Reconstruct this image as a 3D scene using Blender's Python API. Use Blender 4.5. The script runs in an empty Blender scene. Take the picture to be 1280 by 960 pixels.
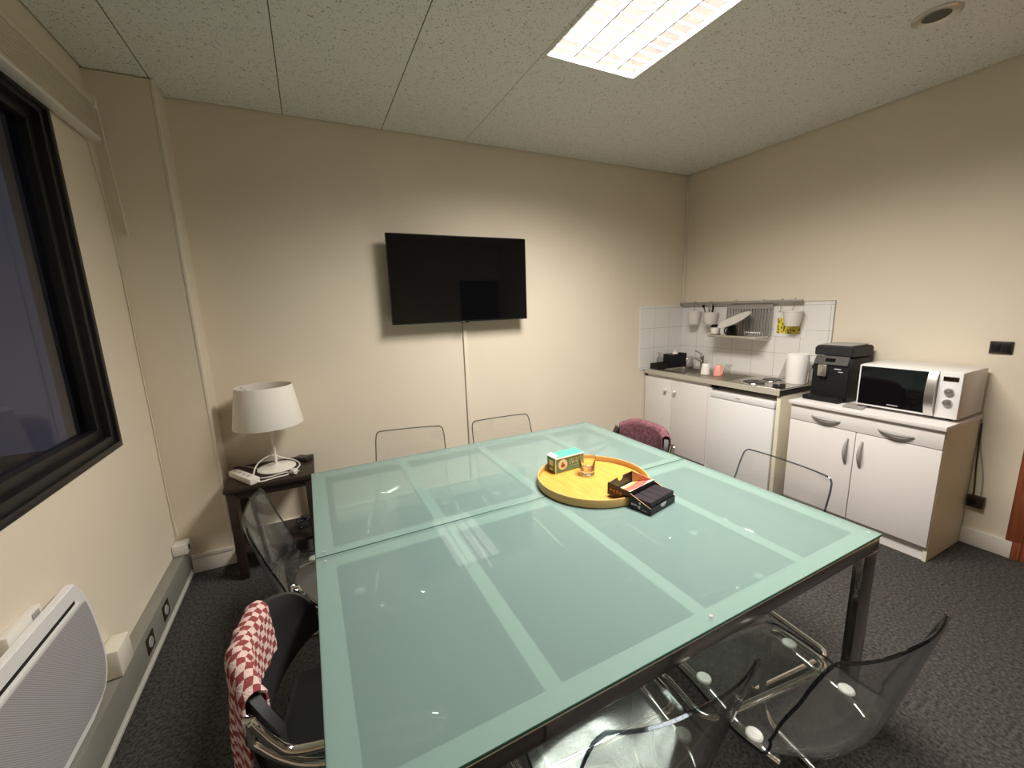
import bpy, bmesh, math, random
from math import sin, cos, pi, radians as R
from mathutils import Vector, Matrix
random.seed(7)
S = bpy.context.scene
COL = S.collection
H = 2.794                                   # ceiling height
XL, YN = -4.45, -4.9                        # left wall, wall behind the camera (right wall x=0, back wall y=0)

# ------------------------------------------------------------------ camera, world, light, exposure
def make_camera():
    f, yaw, pit, rol = 509.9, -0.451, 0.186, -0.034
    fwd = Vector((-sin(yaw)*cos(pit), cos(yaw)*cos(pit), -sin(pit)))
    r0 = Vector((cos(yaw), sin(yaw), 0)); u0 = r0.cross(fwd)
    r = cos(rol)*r0 + sin(rol)*u0; u = -sin(rol)*r0 + cos(rol)*u0
    cd = bpy.data.cameras.new('camera'); cd.sensor_width = 36; cd.sensor_fit = 'HORIZONTAL'
    cd.lens = f/1280*36; cd.clip_start = .02
    co = bpy.data.objects.new('camera', cd); COL.objects.link(co)
    b = -fwd
    co.matrix_world = Matrix(((r.x,u.x,b.x,-3.574),(r.y,u.y,b.y,-3.156),(r.z,u.z,b.z,1.56),(0,0,0,1)))
    S.camera = co
make_camera()
VS = S.view_settings
VS.view_transform = 'Standard'; VS.look = 'None'; VS.exposure = 0.0; VS.gamma = 1.0; VS.use_curve_mapping = False
LAMP_POWER, LAMP_COLOR, LAMP_SPREAD = 33.5, (1.0, .95, .88), R(160)   # each of the four tubes of the ceiling fixture
CORRIDOR_POWER = 14.0
wd = bpy.data.worlds.new('world'); S.world = wd; wd.use_nodes = True
bg = wd.node_tree.nodes['Background']; bg.inputs[0].default_value = (.55,.60,1.0,1); bg.inputs[1].default_value = .12
try:
    S.cycles.max_bounces = 12; S.cycles.transparent_max_bounces = 24; S.cycles.diffuse_bounces = 5
    S.cycles.glossy_bounces = 5; S.cycles.sample_clamp_indirect = 6; S.cycles.use_denoising = True
except Exception: pass

# ------------------------------------------------------------------ materials
def mat(name, c, rough=.5, metal=0, bump=0, bscale=200, var=0, vscale=8, spec=.5, coat=0, emit=None, estr=0, trans=0, ior=1.45):
    m = bpy.data.materials.new(name); m.use_nodes = True
    nt = m.node_tree; b = nt.nodes['Principled BSDF']
    b.inputs['Base Color'].default_value = (*c,1); b.inputs['Roughness'].default_value = rough
    b.inputs['Metallic'].default_value = metal; b.inputs['Specular IOR Level'].default_value = spec
    b.inputs['Coat Weight'].default_value = coat; b.inputs['IOR'].default_value = ior
    b.inputs['Transmission Weight'].default_value = trans
    if emit: b.inputs['Emission Color'].default_value = (*emit,1); b.inputs['Emission Strength'].default_value = estr
    if bump or var:
        tc = nt.nodes.new('ShaderNodeTexCoord')
    if bump:
        n = nt.nodes.new('ShaderNodeTexNoise'); n.inputs['Scale'].default_value = bscale; n.inputs['Detail'].default_value = 4
        nt.links.new(tc.outputs['Object'], n.inputs['Vector'])
        bp = nt.nodes.new('ShaderNodeBump'); bp.inputs['Strength'].default_value = bump; bp.inputs['Distance'].default_value = .01
        nt.links.new(n.outputs['Fac'], bp.inputs['Height']); nt.links.new(bp.outputs['Normal'], b.inputs['Normal'])
    if var:
        n = nt.nodes.new('ShaderNodeTexNoise'); n.inputs['Scale'].default_value = vscale; n.inputs['Detail'].default_value = 5
        nt.links.new(tc.outputs['Object'], n.inputs['Vector'])
        cr = nt.nodes.new('ShaderNodeValToRGB'); e = cr.color_ramp.elements
        e[0].position = .3; e[1].position = .7
        e[0].color = (*[max(0,x*(1-var)) for x in c],1); e[1].color = (*[min(1,x*(1+var)) for x in c],1)
        nt.links.new(n.outputs['Fac'], cr.inputs['Fac']); nt.links.new(cr.outputs['Color'], b.inputs['Base Color'])
    return m

def nodes(m): return m.node_tree.nodes, m.node_tree.links, m.node_tree.nodes['Principled BSDF']

def wood(name, c1, c2, scale=(2,30,30), rough=.45):
    m = mat(name, c1, rough); N, L, b = nodes(m)
    tc = N.new('ShaderNodeTexCoord'); mp = N.new('ShaderNodeMapping'); mp.inputs['Scale'].default_value = scale
    n = N.new('ShaderNodeTexNoise'); n.inputs['Scale'].default_value = 2.2; n.inputs['Detail'].default_value = 6; n.inputs['Distortion'].default_value = .6
    cr = N.new('ShaderNodeValToRGB'); cr.color_ramp.elements[0].position = .35; cr.color_ramp.elements[1].position = .68
    cr.color_ramp.elements[0].color = (*c1,1); cr.color_ramp.elements[1].color = (*c2,1)
    L.new(tc.outputs['Object'], mp.inputs[0]); L.new(mp.outputs[0], n.inputs['Vector']); L.new(n.outputs['Fac'], cr.inputs[0]); L.new(cr.outputs[0], b.inputs['Base Color'])
    return m

def ceiling_mat():
    m = mat('mineral_tile', (.64,.62,.56), .95); N, L, b = nodes(m)
    tc = N.new('ShaderNodeTexCoord')
    # seams every 0.6 m along x
    sx = N.new('ShaderNodeSeparateXYZ'); L.new(tc.outputs['Object'], sx.inputs[0])
    ad = N.new('ShaderNodeMath'); ad.operation = 'ADD'; ad.inputs[1].default_value = 3.582+6.0; L.new(sx.outputs[0], ad.inputs[0])
    dv = N.new('ShaderNodeMath'); dv.operation = 'DIVIDE'; dv.inputs[1].default_value = .6; L.new(ad.outputs[0], dv.inputs[0])
    pg = N.new('ShaderNodeMath'); pg.operation = 'PINGPONG'; pg.inputs[1].default_value = .5; L.new(dv.outputs[0], pg.inputs[0])
    lt = N.new('ShaderNodeMath'); lt.operation = 'LESS_THAN'; lt.inputs[1].default_value = .0045; L.new(pg.outputs[0], lt.inputs[0])
    # the seams grow fainter towards the right
    fd = N.new('ShaderNodeMapRange'); fd.inputs['From Min'].default_value = -2.9; fd.inputs['From Max'].default_value = -1.9; fd.inputs['To Min'].default_value = 1; fd.inputs['To Max'].default_value = .06
    L.new(sx.outputs[0], fd.inputs['Value']); lf = N.new('ShaderNodeMath'); lf.operation = 'MULTIPLY'; L.new(lt.outputs[0], lf.inputs[0]); L.new(fd.outputs[0], lf.inputs[1]); lt = lf
    # fissures
    n2 = N.new('ShaderNodeTexNoise'); n2.inputs['Scale'].default_value = 3; L.new(tc.outputs['Object'], n2.inputs['Vector'])
    n = N.new('ShaderNodeTexNoise'); n.inputs['Scale'].default_value = 105; n.inputs['Detail'].default_value = 2; n.inputs['Distortion'].default_value = 1.2
    L.new(tc.outputs['Object'], n.inputs['Vector'])
    cr = N.new('ShaderNodeValToRGB'); cr.color_ramp.elements[0].position = .31; cr.color_ramp.elements[1].position = .41
    cr.color_ramp.elements[0].color = (.30,.28,.24,1); cr.color_ramp.elements[1].color = (.79,.80,.75,1); L.new(n.outputs['Fac'], cr.inputs[0])
    mx = N.new('ShaderNodeMix'); mx.data_type = 'RGBA'; mx.inputs['B'].default_value = (.16,.14,.11,1)
    L.new(lt.outputs[0], mx.inputs['Factor']); L.new(cr.outputs[0], mx.inputs['A']); L.new(mx.outputs['Result'], b.inputs['Base Color'])
    bp = N.new('ShaderNodeBump'); bp.inputs['Strength'].default_value = .35; bp.inputs['Distance'].default_value = .004
    L.new(n.outputs['Fac'], bp.inputs['Height']); L.new(bp.outputs[0], b.inputs['Normal'])
    return m

def carpet_mat():
    m = mat('carpet_pile', (.03,.028,.03), .97, spec=.1); N, L, b = nodes(m)
    tc = N.new('ShaderNodeTexCoord')
    n = N.new('ShaderNodeTexNoise'); n.inputs['Scale'].default_value = 75; n.inputs['Detail'].default_value = 8; n.inputs['Roughness'].default_value = .7
    L.new(tc.outputs['Object'], n.inputs['Vector'])
    cr = N.new('ShaderNodeValToRGB'); cr.color_ramp.elements[0].position = .36; cr.color_ramp.elements[1].position = .66
    cr.color_ramp.elements[0].color = (.022,.0205,.020,1); cr.color_ramp.elements[1].color = (.105,.095,.088,1)
    L.new(n.outputs['Fac'], cr.inputs[0]); L.new(cr.outputs[0], b.inputs['Base Color'])
    bp = N.new('ShaderNodeBump'); bp.inputs['Strength'].default_value = .8; bp.inputs['Distance'].default_value = .01
    L.new(n.outputs['Fac'], bp.inputs['Height']); L.new(bp.outputs[0], b.inputs['Normal'])
    return m

def tile_mat(horiz):
    m = mat('glazed_tile_'+horiz, (.78,.76,.73), .16); N, L, b = nodes(m)
    tc = N.new('ShaderNodeTexCoord'); s = N.new('ShaderNodeSeparateXYZ'); L.new(tc.outputs['Object'], s.inputs[0])
    outs = []
    for o, off in ((s.outputs[0 if horiz == 'x' else 1], 10.0), (s.outputs[2], 10.0-.89-.01+.2)):
        a = N.new('ShaderNodeMath'); a.inputs[1].default_value = off; L.new(o, a.inputs[0])
        d = N.new('ShaderNodeMath'); d.operation = 'DIVIDE'; d.inputs[1].default_value = .2; L.new(a.outputs[0], d.inputs[0])
        p = N.new('ShaderNodeMath'); p.operation = 'PINGPONG'; p.inputs[1].default_value = .5; L.new(d.outputs[0], p.inputs[0]); outs.append(p)
    mn = N.new('ShaderNodeMath'); mn.operation = 'MINIMUM'; L.new(outs[0].outputs[0], mn.inputs[0]); L.new(outs[1].outputs[0], mn.inputs[1])
    lt = N.new('ShaderNodeMath'); lt.operation = 'LESS_THAN'; lt.inputs[1].default_value = .011; L.new(mn.outputs[0], lt.inputs[0])
    mx = N.new('ShaderNodeMix'); mx.data_type = 'RGBA'; mx.inputs['A'].default_value = (.78,.76,.73,1); mx.inputs['B'].default_value = (.52,.50,.47,1)
    L.new(lt.outputs[0], mx.inputs['Factor']); L.new(mx.outputs['Result'], b.inputs['Base Color'])
    return m

def thin_fresnel(N, L, ior):
    # Fresnel for a thin sheet: same reflectance from both sides
    g = N.new('ShaderNodeNewGeometry'); mm = N.new('ShaderNodeMapRange'); mm.inputs['To Min'].default_value = ior; mm.inputs['To Max'].default_value = 1/ior
    fr = N.new('ShaderNodeFresnel'); L.new(g.outputs['Backfacing'], mm.inputs['Value']); L.new(mm.outputs[0], fr.inputs[0]); return fr

def clear_mat(name, tint, edge, ior=1.5, rough=.02, facing=.35, haze=0.0):
    # thin clear plastic: transparent body that darkens where the sheet is seen edge-on, plus a real Fresnel reflection
    m = bpy.data.materials.new(name); m.use_nodes = True; N, L = m.node_tree.nodes, m.node_tree.links; N.clear()
    out = N.new('ShaderNodeOutputMaterial'); mix = N.new('ShaderNodeMixShader'); fr = thin_fresnel(N, L, ior)
    tr = N.new('ShaderNodeBsdfTransparent'); gl = N.new('ShaderNodeBsdfGlossy'); gl.inputs['Roughness'].default_value = rough
    lw = N.new('ShaderNodeLayerWeight'); lw.inputs[0].default_value = facing
    mx = N.new('ShaderNodeMix'); mx.data_type = 'RGBA'; mx.inputs['A'].default_value = (*tint,1); mx.inputs['B'].default_value = (*edge,1)
    pw = N.new('ShaderNodeMath'); pw.operation = 'POWER'; pw.inputs[1].default_value = 2.5
    L.new(lw.outputs['Facing'], pw.inputs[0]); L.new(pw.outputs[0], mx.inputs['Factor']); L.new(mx.outputs['Result'], tr.inputs[0])
    L.new(fr.outputs[0], mix.inputs[0]); df = N.new('ShaderNodeBsdfDiffuse'); df.inputs[0].default_value = (.8,.8,.78,1); hz = N.new('ShaderNodeMixShader'); hz.inputs[0].default_value = haze
    L.new(tr.outputs[0], hz.inputs[1]); L.new(df.outputs[0], hz.inputs[2])
    L.new(hz.outputs[0], mix.inputs[1]); L.new(gl.outputs[0], mix.inputs[2]); L.new(mix.outputs[0], out.inputs[0])
    return m

def frosted_glass_mat(name, c, through, frac, rough=.03):
    # sheet with a frosted back: part of the light scatters in the frost, part passes straight, polished top reflects
    m = bpy.data.materials.new(name); m.use_nodes = True; N, L = m.node_tree.nodes, m.node_tree.links; N.clear()
    out = N.new('ShaderNodeOutputMaterial')
    df = N.new('ShaderNodeBsdfDiffuse'); df.inputs[0].default_value = (*c,1)
    tr = N.new('ShaderNodeBsdfTransparent'); tr.inputs[0].default_value = (*through,1)
    m1 = N.new('ShaderNodeMixShader'); m1.inputs[0].default_value = frac; L.new(df.outputs[0], m1.inputs[1]); L.new(tr.outputs[0], m1.inputs[2])
    gl = N.new('ShaderNodeBsdfGlossy'); gl.inputs['Roughness'].default_value = rough
    fr = thin_fresnel(N, L, 1.5)
    m2 = N.new('ShaderNodeMixShader'); L.new(fr.outputs[0], m2.inputs[0]); L.new(m1.outputs[0], m2.inputs[1]); L.new(gl.outputs[0], m2.inputs[2])
    L.new(m2.outputs[0], out.inputs[0]); return m

def checker_towel_mat():
    m = mat('checked_terry', (.7,.4,.4), .95, spec=.1); N, L, b = nodes(m)
    uv = N.new('ShaderNodeTexCoord'); ck = N.new('ShaderNodeTexChecker'); ck.inputs['Scale'].default_value = 1
    mp = N.new('ShaderNodeMapping'); mp.inputs['Scale'].default_value = (60,60,1); mp.inputs['Location'].default_value = (.31,.27,.5)
    L.new(uv.outputs['UV'], mp.inputs[0]); L.new(mp.outputs[0], ck.inputs[0])
    n = N.new('ShaderNodeTexNoise'); n.inputs['Scale'].default_value = 260; L.new(uv.outputs['Object'], n.inputs['Vector'])
    ck.inputs['Color1'].default_value = (.78,.58,.53,1); ck.inputs['Color2'].default_value = (.30,.075,.075,1)
    hs = N.new('ShaderNodeMix'); hs.data_type = 'RGBA'; hs.blend_type = 'MULTIPLY'; hs.inputs['Factor'].default_value = .4
    L.new(ck.outputs[0], hs.inputs['A']); L.new(n.outputs['Fac'], hs.inputs['B']); L.new(hs.outputs['Result'], b.inputs['Base Color'])
    bp = N.new('ShaderNodeBump'); bp.inputs['Strength'].default_value = .7; bp.inputs['Distance'].default_value = .004; L.new(n.outputs['Fac'], bp.inputs['Height']); L.new(bp.outputs[0], b.inputs['Normal'])
    return m

def grille_mat():
    m = mat('perforated_steel', (.62,.60,.60), .5); N, L, b = nodes(m)
    tc = N.new('ShaderNodeTexCoord'); s = N.new('ShaderNodeSeparateXYZ'); L.new(tc.outputs['Object'], s.inputs[0])
    ds = []
    for k in (1, 2):
        mu = N.new('ShaderNodeMath'); mu.operation = 'MULTIPLY'; mu.inputs[1].default_value = 2*pi/.0075; L.new(s.outputs[k], mu.inputs[0])
        sn = N.new('ShaderNodeMath'); sn.operation = 'SINE'; L.new(mu.outputs[0], sn.inputs[0]); ds.append(sn)
    ml = N.new('ShaderNodeMath'); ml.operation = 'MULTIPLY'; L.new(ds[0].outputs[0], ml.inputs[0]); L.new(ds[1].outputs[0], ml.inputs[1])
    cr = N.new('ShaderNodeValToRGB'); cr.color_ramp.elements[0].position = .25; cr.color_ramp.elements[1].position = .45
    cr.color_ramp.elements[0].color = (.43,.41,.42,1); cr.color_ramp.elements[1].color = (.17,.16,.165,1)
    L.new(ml.outputs[0], cr.inputs[0]); L.new(cr.outputs[0], b.inputs['Base Color']); return m

def print_mat():
    m = mat('yellow_print', (.75,.60,.05), .6); N, L, b = nodes(m)
    tc = N.new('ShaderNodeTexCoord'); mp = N.new('ShaderNodeMapping'); mp.inputs['Scale'].default_value = (1,60,45)
    n = N.new('ShaderNodeTexNoise'); n.inputs['Scale'].default_value = 1; n.inputs['Detail'].default_value = 3
    cr = N.new('ShaderNodeValToRGB'); cr.color_ramp.elements[0].position = .40; cr.color_ramp.elements[1].position = .52
    cr.color_ramp.elements[0].color = (.12,.09,.03,1); cr.color_ramp.elements[1].color = (.80,.64,.06,1)
    L.new(tc.outputs['Object'], mp.inputs[0]); L.new(mp.outputs[0], n.inputs['Vector']); L.new(n.outputs['Fac'], cr.inputs[0]); L.new(cr.outputs[0], b.inputs['Base Color']); return m

def stripes_mat():
    # printed orange / pink / yellow swoosh inside the lid flap
    m = mat('sunset_print', (.8,.4,.1), .45); N, L, b = nodes(m)
    uv = N.new('ShaderNodeTexCoord'); s = N.new('ShaderNodeSeparateXYZ'); L.new(uv.outputs['UV'], s.inputs[0])
    wv = N.new('ShaderNodeMath'); wv.operation = 'SINE'; mu = N.new('ShaderNodeMath'); mu.operation = 'MULTIPLY'; mu.inputs[1].default_value = 4
    L.new(s.outputs[0], mu.inputs[0]); L.new(mu.outputs[0], wv.inputs[0])
    ma = N.new('ShaderNodeMath'); ma.operation = 'MULTIPLY_ADD'; ma.inputs[1].default_value = .12; L.new(wv.outputs[0], ma.inputs[0]); L.new(s.outputs[1], ma.inputs[2])
    cr = N.new('ShaderNodeValToRGB'); cr.color_ramp.interpolation = 'EASE'
    cols = [(0,(.85,.72,.55)),(.22,(.72,.12,.16)),(.4,(.90,.32,.10)),(.55,(.85,.10,.28)),(.7,(.95,.55,.08)),(.9,(.95,.78,.40))]
    cr.color_ramp.elements[0].color = (*cols[0][1],1); cr.color_ramp.elements[1].position = cols[-1][0]; cr.color_ramp.elements[1].color = (*cols[-1][1],1)
    for p, c in cols[1:-1]:
        e = cr.color_ramp.elements.new(p); e.color = (c[0]*.75,c[1]*.6,c[2]*.6,1)
    L.new(ma.outputs[0], cr.inputs[0]); L.new(cr.outputs[0], b.inputs['Base Color']); return m

M = dict(
    wall=mat('painted_wall', (.75,.665,.535), .85, bump=.05, bscale=60, var=.03, vscale=1.5),
    ceil=ceiling_mat(), carpet=carpet_mat(), slab=mat('dark_void', (.05,.045,.04), 1),
    skirt=mat('skirting_paint', (.72,.67,.59), .5), trim=mat('trim_paint', (.74,.68,.57), .5),
    tile_x=tile_mat('x'), tile_y=tile_mat('y'), tile_edge=mat('tile_edge', (.45,.40,.33), .7),
    trunk=mat('trunking_grey', (.25,.24,.21), .45, var=.06, vscale=5), trunk_lip=mat('trunking_lip', (.55,.53,.49), .4),
    white_pl=mat('white_plastic', (.78,.75,.69), .35), ivory=mat('ivory_plastic', (.76,.71,.60), .4),
    white_lam=mat('white_laminate', (.76,.715,.69), .38), cream_lam=mat('cream_board', (.74,.68,.54), .5),
    white_enamel=mat('white_enamel', (.80,.785,.775), .25),
    worktop=mat('beige_laminate', (.50,.46,.38), .4), blk_edge=mat('black_edge', (.012,.012,.012), .35),
    steel=mat('stainless_steel', (.50,.47,.43), .28, 1, bump=.02, bscale=400), chrome=mat('chrome', (.85,.84,.82), .07, 1),
    dark_chrome=mat('dark_chrome', (.33,.31,.29), .16, 1), alu=mat('brushed_aluminium', (.62,.60,.57), .35, 1), grey_metal=mat('grey_metal', (.38,.36,.34), .4, .6),
    blk=mat('black_plastic', (.009,.009,.010), .42, spec=.3), blk_soft=mat('black_soft_plastic', (.016,.016,.017), .6), blk_gloss=mat('black_glass', (.004,.004,.005), .04),
    blk_paint=mat('black_painted_metal', (.010,.010,.011), .42), screen=mat('tv_screen', (.003,.003,.0035), .02),
    dark_wood=wood('dark_brown_wood', (.022,.013,.010), (.034,.021,.016), (3,40,40), .42),
    door_wood=wood('door_wood', (.22,.06,.022), (.34,.10,.04), (30,30,1.5), .4),
    bamboo=wood('bamboo_wood', (.58,.25,.045), (.66,.32,.07), (40,3,3), .38), bamboo_rim=mat('tray_rim', (.55,.36,.13), .4),
    shade=mat('shade_fabric', (.80,.76,.68), .9, bump=.1, bscale=500), shade_in=mat('shade_lining', (.70,.65,.55), .9),
    lamp_white=mat('lamp_white', (.80,.76,.68), .35), paper=mat('paper', (.82,.80,.77), .8), tissue=mat('tissue', (.86,.83,.80), .95, bump=.2, bscale=150),
    porcelain=mat('porcelain', (.80,.76,.70), .2), pink=mat('pink_glaze', (.80,.36,.30), .3), pot=mat('pot_plastic', (.74,.70,.65), .4),
    frost=frosted_glass_mat('frosted_green_glass', (.205,.30,.275), (.80,.94,.89), .31), glass_edge=mat('glass_edge', (.06,.15,.12), .2),
    band=mat('under_frame_paint', (.86,.88,.80), .5),
    clear=clear_mat('clear_polycarbonate', (.975,.975,.97), (.45,.47,.48), haze=.022, rough=.07), rim=clear_mat('polycarbonate_rim', (.50,.53,.56), (.12,.14,.17), facing=.5),
    tumbler=mat('tumbler_glass', (.97,.97,.96), .01, trans=1, ior=1.5), under=clear_mat('polished_underside', (.97,.98,.97), (.9,.92,.9)), pane=clear_mat('window_glass', (.62,.64,.68), (.35,.36,.38)),
    film=clear_mat('clear_film', (.86,.86,.86), (.55,.55,.55), rough=.15),
    whiskey=mat('amber_liquid', (.75,.38,.06), .1), disc=mat('plug_white', (.80,.80,.76), .4),
    checker=checker_towel_mat(), plum=mat('plum_terry', (.175,.075,.09), .95, bump=.9, bscale=220, var=.35, vscale=60, spec=.1),
    plum_seam=mat('plum_hem', (.34,.16,.18), .9), grille=grille_mat(), hot=mat('hotplate_iron', (.06,.055,.05), .4, .5),
    carton_g=mat('green_card', (.13,.25,.14), .5), carton_t=mat('turquoise_card', (.08,.36,.25), .6, spec=.2), carton_w=mat('card_edge', (.75,.78,.66), .6),
    cream_ink=mat('cream_ink', (.72,.66,.46), .6), brown_ink=mat('brown_ink', (.28,.08,.04), .6), white_ink=mat('white_ink', (.62,.62,.62), .6), gold_ink=mat('gold_ink', (.24,.11,.04), .5),
    blk_card=mat('black_card', (.012,.011,.012), .5), purple_card=mat('dark_plum_card', (.020,.014,.018), .5, spec=.3), kraft=mat('tan_card', (.60,.36,.19), .6), sunset=stripes_mat(),
    yellow=print_mat(), brown_pl=mat('brown_plastic', (.035,.020,.014), .35), grey_cloth=mat('grey_cloth', (.35,.31,.28), .9, bump=.4, bscale=300),
    exterior=mat('exterior_render', (.12,.11,.10), .9), hedge=mat('dark_hedge', (.012,.016,.016), 1, var=.3, vscale=6), ext_ground=mat('exterior_ground', (.06,.06,.06), 1),
    fix_white=mat('fixture_enamel', (.80,.78,.74), .4), blade=mat('louver_blade', (.10,.097,.10), .4), blind=mat('blind_slat', (.66,.60,.47), .55), black_hole=mat('dark_opening', (.01,.01,.01), .8),
    wand=mat('cream_wand', (.70,.64,.52), .35), corridor=mat('corridor_paint', (.80,.66,.45), .8), dark_door=mat('dark_door', (.02,.012,.012), .5),
    dark_panel=mat('dark_grey_plastic', (.07,.065,.06), .35),
    bottle=clear_mat('clear_bottle', (.80,.82,.82), (.35,.37,.38)), grey_pl=mat('grey_plastic', (.33,.32,.31), .45),
)

# ------------------------------------------------------------------ geometry helpers
def merge(bm, t):
    me = bpy.data.meshes.new('t'); t.to_mesh(me); t.free(); bm.from_mesh(me); bpy.data.meshes.remove(me)
def box(bm, x0, x1, y0, y1, z0, z1, bev=0, seg=2, mi=0, mtx=None):
    t = bmesh.new(); bmesh.ops.create_cube(t, size=1)
    bmesh.ops.scale(t, vec=(abs(x1-x0), abs(y1-y0), abs(z1-z0)), verts=t.verts)
    bmesh.ops.translate(t, vec=((x0+x1)/2, (y0+y1)/2, (z0+z1)/2), verts=t.verts)
    if bev: bmesh.ops.bevel(t, geom=t.edges[:], offset=bev, segments=seg, affect='EDGES', profile=.5)
    for f in t.faces: f.material_index = mi
    if mtx: bmesh.ops.transform(t, matrix=mtx, verts=t.verts)
    merge(bm, t); return bm
def tube(bm, pts, r, n=10, closed=False, mi=0, cap=True):
    pts = [Vector(p) for p in pts]; k = len(pts); rings = []; up = None
    for i, p in enumerate(pts):
        a = pts[(i-1) % k] if (closed or i > 0) else p; b = pts[(i+1) % k] if (closed or i < k-1) else p
        d = (b-a).normalized()
        if up is None:
            up = Vector((0,0,1)) if abs(d.z) < .9 else Vector((1,0,0))
        up = (up - d*up.dot(d)).normalized(); s = d.cross(up)
        rr = r[i] if isinstance(r, (list, tuple)) else r
        rings.append([bm.verts.new(p + (up*cos(2*pi*j/n) + s*sin(2*pi*j/n))*rr) for j in range(n)])
    for i in range(k if closed else k-1):
        A, B = rings[i], rings[(i+1) % k]
        for j in range(n):
            f = bm.faces.new((A[j], A[(j+1) % n], B[(j+1) % n], B[j])); f.material_index = mi
    if cap and not closed:
        for q in (rings[0], rings[-1][::-1]):
            f = bm.faces.new(q); f.material_index = mi
    return bm
def fillet(pts, rad, seg=5, closed=False):
    pts = [Vector(p) for p in pts]; out = []; k = len(pts)
    for i in range(k):
        if not closed and i in (0, k-1): out.append(pts[i]); continue
        a, p, b = pts[(i-1) % k], pts[i], pts[(i+1) % k]
        da, db = (a-p), (b-p); q = min(rad, da.length*.49, db.length*.49)
        A, B = p+da.normalized()*q, p+db.normalized()*q
        for s in range(seg+1):
            t = s/seg; out.append(A*(1-t)**2 + p*2*t*(1-t) + B*t*t)
    return out
def spline(pts, n=8):
    pts = [Vector(p) for p in pts]; out = []
    for i in range(len(pts)-1):
        p0, p1, p2, p3 = pts[max(i-1,0)], pts[i], pts[i+1], pts[min(i+2,len(pts)-1)]
        for s in range(n):
            t = s/n; out.append(.5*((2*p1)+(p2-p0)*t+(2*p0-5*p1+4*p2-p3)*t*t+(-p0+3*p1-3*p2+p3)*t**3))
    out.append(pts[-1]); return out
def lathe(bm, prof, c=(0,0,0), n=32, axis='z', mi=0):
    rings = []
    for r, h in prof:
        ring = []
        for j in range(n):
            a = 2*pi*j/n; u, v = r*cos(a), r*sin(a)
            co = (u, v, h) if axis == 'z' else ((h, u, v) if axis == 'x' else (u, h, v))
            ring.append(bm.verts.new(Vector(co)+Vector(c)))
        rings.append(ring)
    ring_shape = prof[0][0] > 1e-6 and prof[-1][0] > 1e-6        # hollow: the profile closes on itself
    pairs = list(zip(rings, rings[1:]))
    if ring_shape and (Vector(prof[0])-Vector(prof[-1])).length > 1e-6: pairs.append((rings[-1], rings[0]))
    for A, B in pairs:
        for j in range(n):
            f = bm.faces.new((A[j], A[(j+1) % n], B[(j+1) % n], B[j])); f.material_index = mi
    for q, r in () if ring_shape else ((rings[0], prof[0][0]), (rings[-1], prof[-1][0])):
        if r > 1e-6:
            f = bm.faces.new(q); f.material_index = mi
    bmesh.ops.remove_doubles(bm, verts=bm.verts, dist=1e-6)
    bmesh.ops.recalc_face_normals(bm, faces=bm.faces); return bm
def prism(bm, poly, z0, z1, plane='xy', mi=0, bev=0):
    t = bmesh.new()
    def P(a, b, h): return {'xy': (a,b,h), 'xz': (a,h,b), 'yz': (h,a,b)}[plane]
    lo = [t.verts.new(P(a,b,z0)) for a, b in poly]; hi = [t.verts.new(P(a,b,z1)) for a, b in poly]
    t.faces.new(lo); t.faces.new(hi); n = len(poly)
    for i in range(n): t.faces.new((lo[i], lo[(i+1) % n], hi[(i+1) % n], hi[i]))
    bmesh.ops.recalc_face_normals(t, faces=t.faces)
    if bev: bmesh.ops.bevel(t, geom=t.edges[:], offset=bev, segments=2, affect='EDGES')
    for f in t.faces: f.material_index = mi
    merge(bm, t); return bm
def sheet(bm, grid, th, mi=0, rim=None, uv=None):
    # closed sheet of thickness th around a grid of points [row][col]
    nr, nc = len(grid), len(grid[0]); G = [[Vector(p) for p in r] for r in grid]; nrm = []
    for i in range(nr):
        row = []
        for j in range(nc):
            a = G[min(i+1,nr-1)][j]-G[max(i-1,0)][j]; b = G[i][min(j+1,nc-1)]-G[i][max(j-1,0)]
            row.append(a.cross(b).normalized())
        nrm.append(row)
    A = [[bm.verts.new(G[i][j]+nrm[i][j]*th/2) for j in range(nc)] for i in range(nr)]
    B = [[bm.verts.new(G[i][j]-nrm[i][j]*th/2) for j in range(nc)] for i in range(nr)]
    lay = bm.loops.layers.uv.verify() if uv else None
    def q(vs, m, uvs=None):
        f = bm.faces.new(vs); f.material_index = m
        if lay and uvs:
            for l, u in zip(f.loops, uvs): l[lay].uv = u
    for i in range(nr-1):
        for j in range(nc-1):
            I = ((i,j),(i+1,j),(i+1,j+1),(i,j+1)); U = [uv[a][b] for a, b in I] if uv else None
            q([A[a][b] for a, b in I], mi, U); q([B[a][b] for a, b in I[::-1]], mi, U[::-1] if U else None)
    rm = mi if rim is None else rim
    loop = [(0,j) for j in range(nc)] + [(i,nc-1) for i in range(1,nr)] + [(nr-1,j) for j in range(nc-2,-1,-1)] + [(i,0) for i in range(nr-2,0,-1)]
    for k in range(len(loop)):
        a, b = loop[k], loop[(k+1) % len(loop)]
        q([A[a[0]][a[1]], A[b[0]][b[1]], B[b[0]][b[1]], B[a[0]][a[1]]], rm, [uv[a[0]][a[1]], uv[b[0]][b[1]], uv[b[0]][b[1]], uv[a[0]][a[1]]] if uv else None)
    bmesh.ops.recalc_face_normals(bm, faces=bm.faces); return bm
def NB(): return bmesh.new()
def RZ(a, c=(0,0,0)): return Matrix.Translation(c) @ Matrix.Rotation(a,4,'Z') @ Matrix.Translation(-Vector(c))

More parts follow.
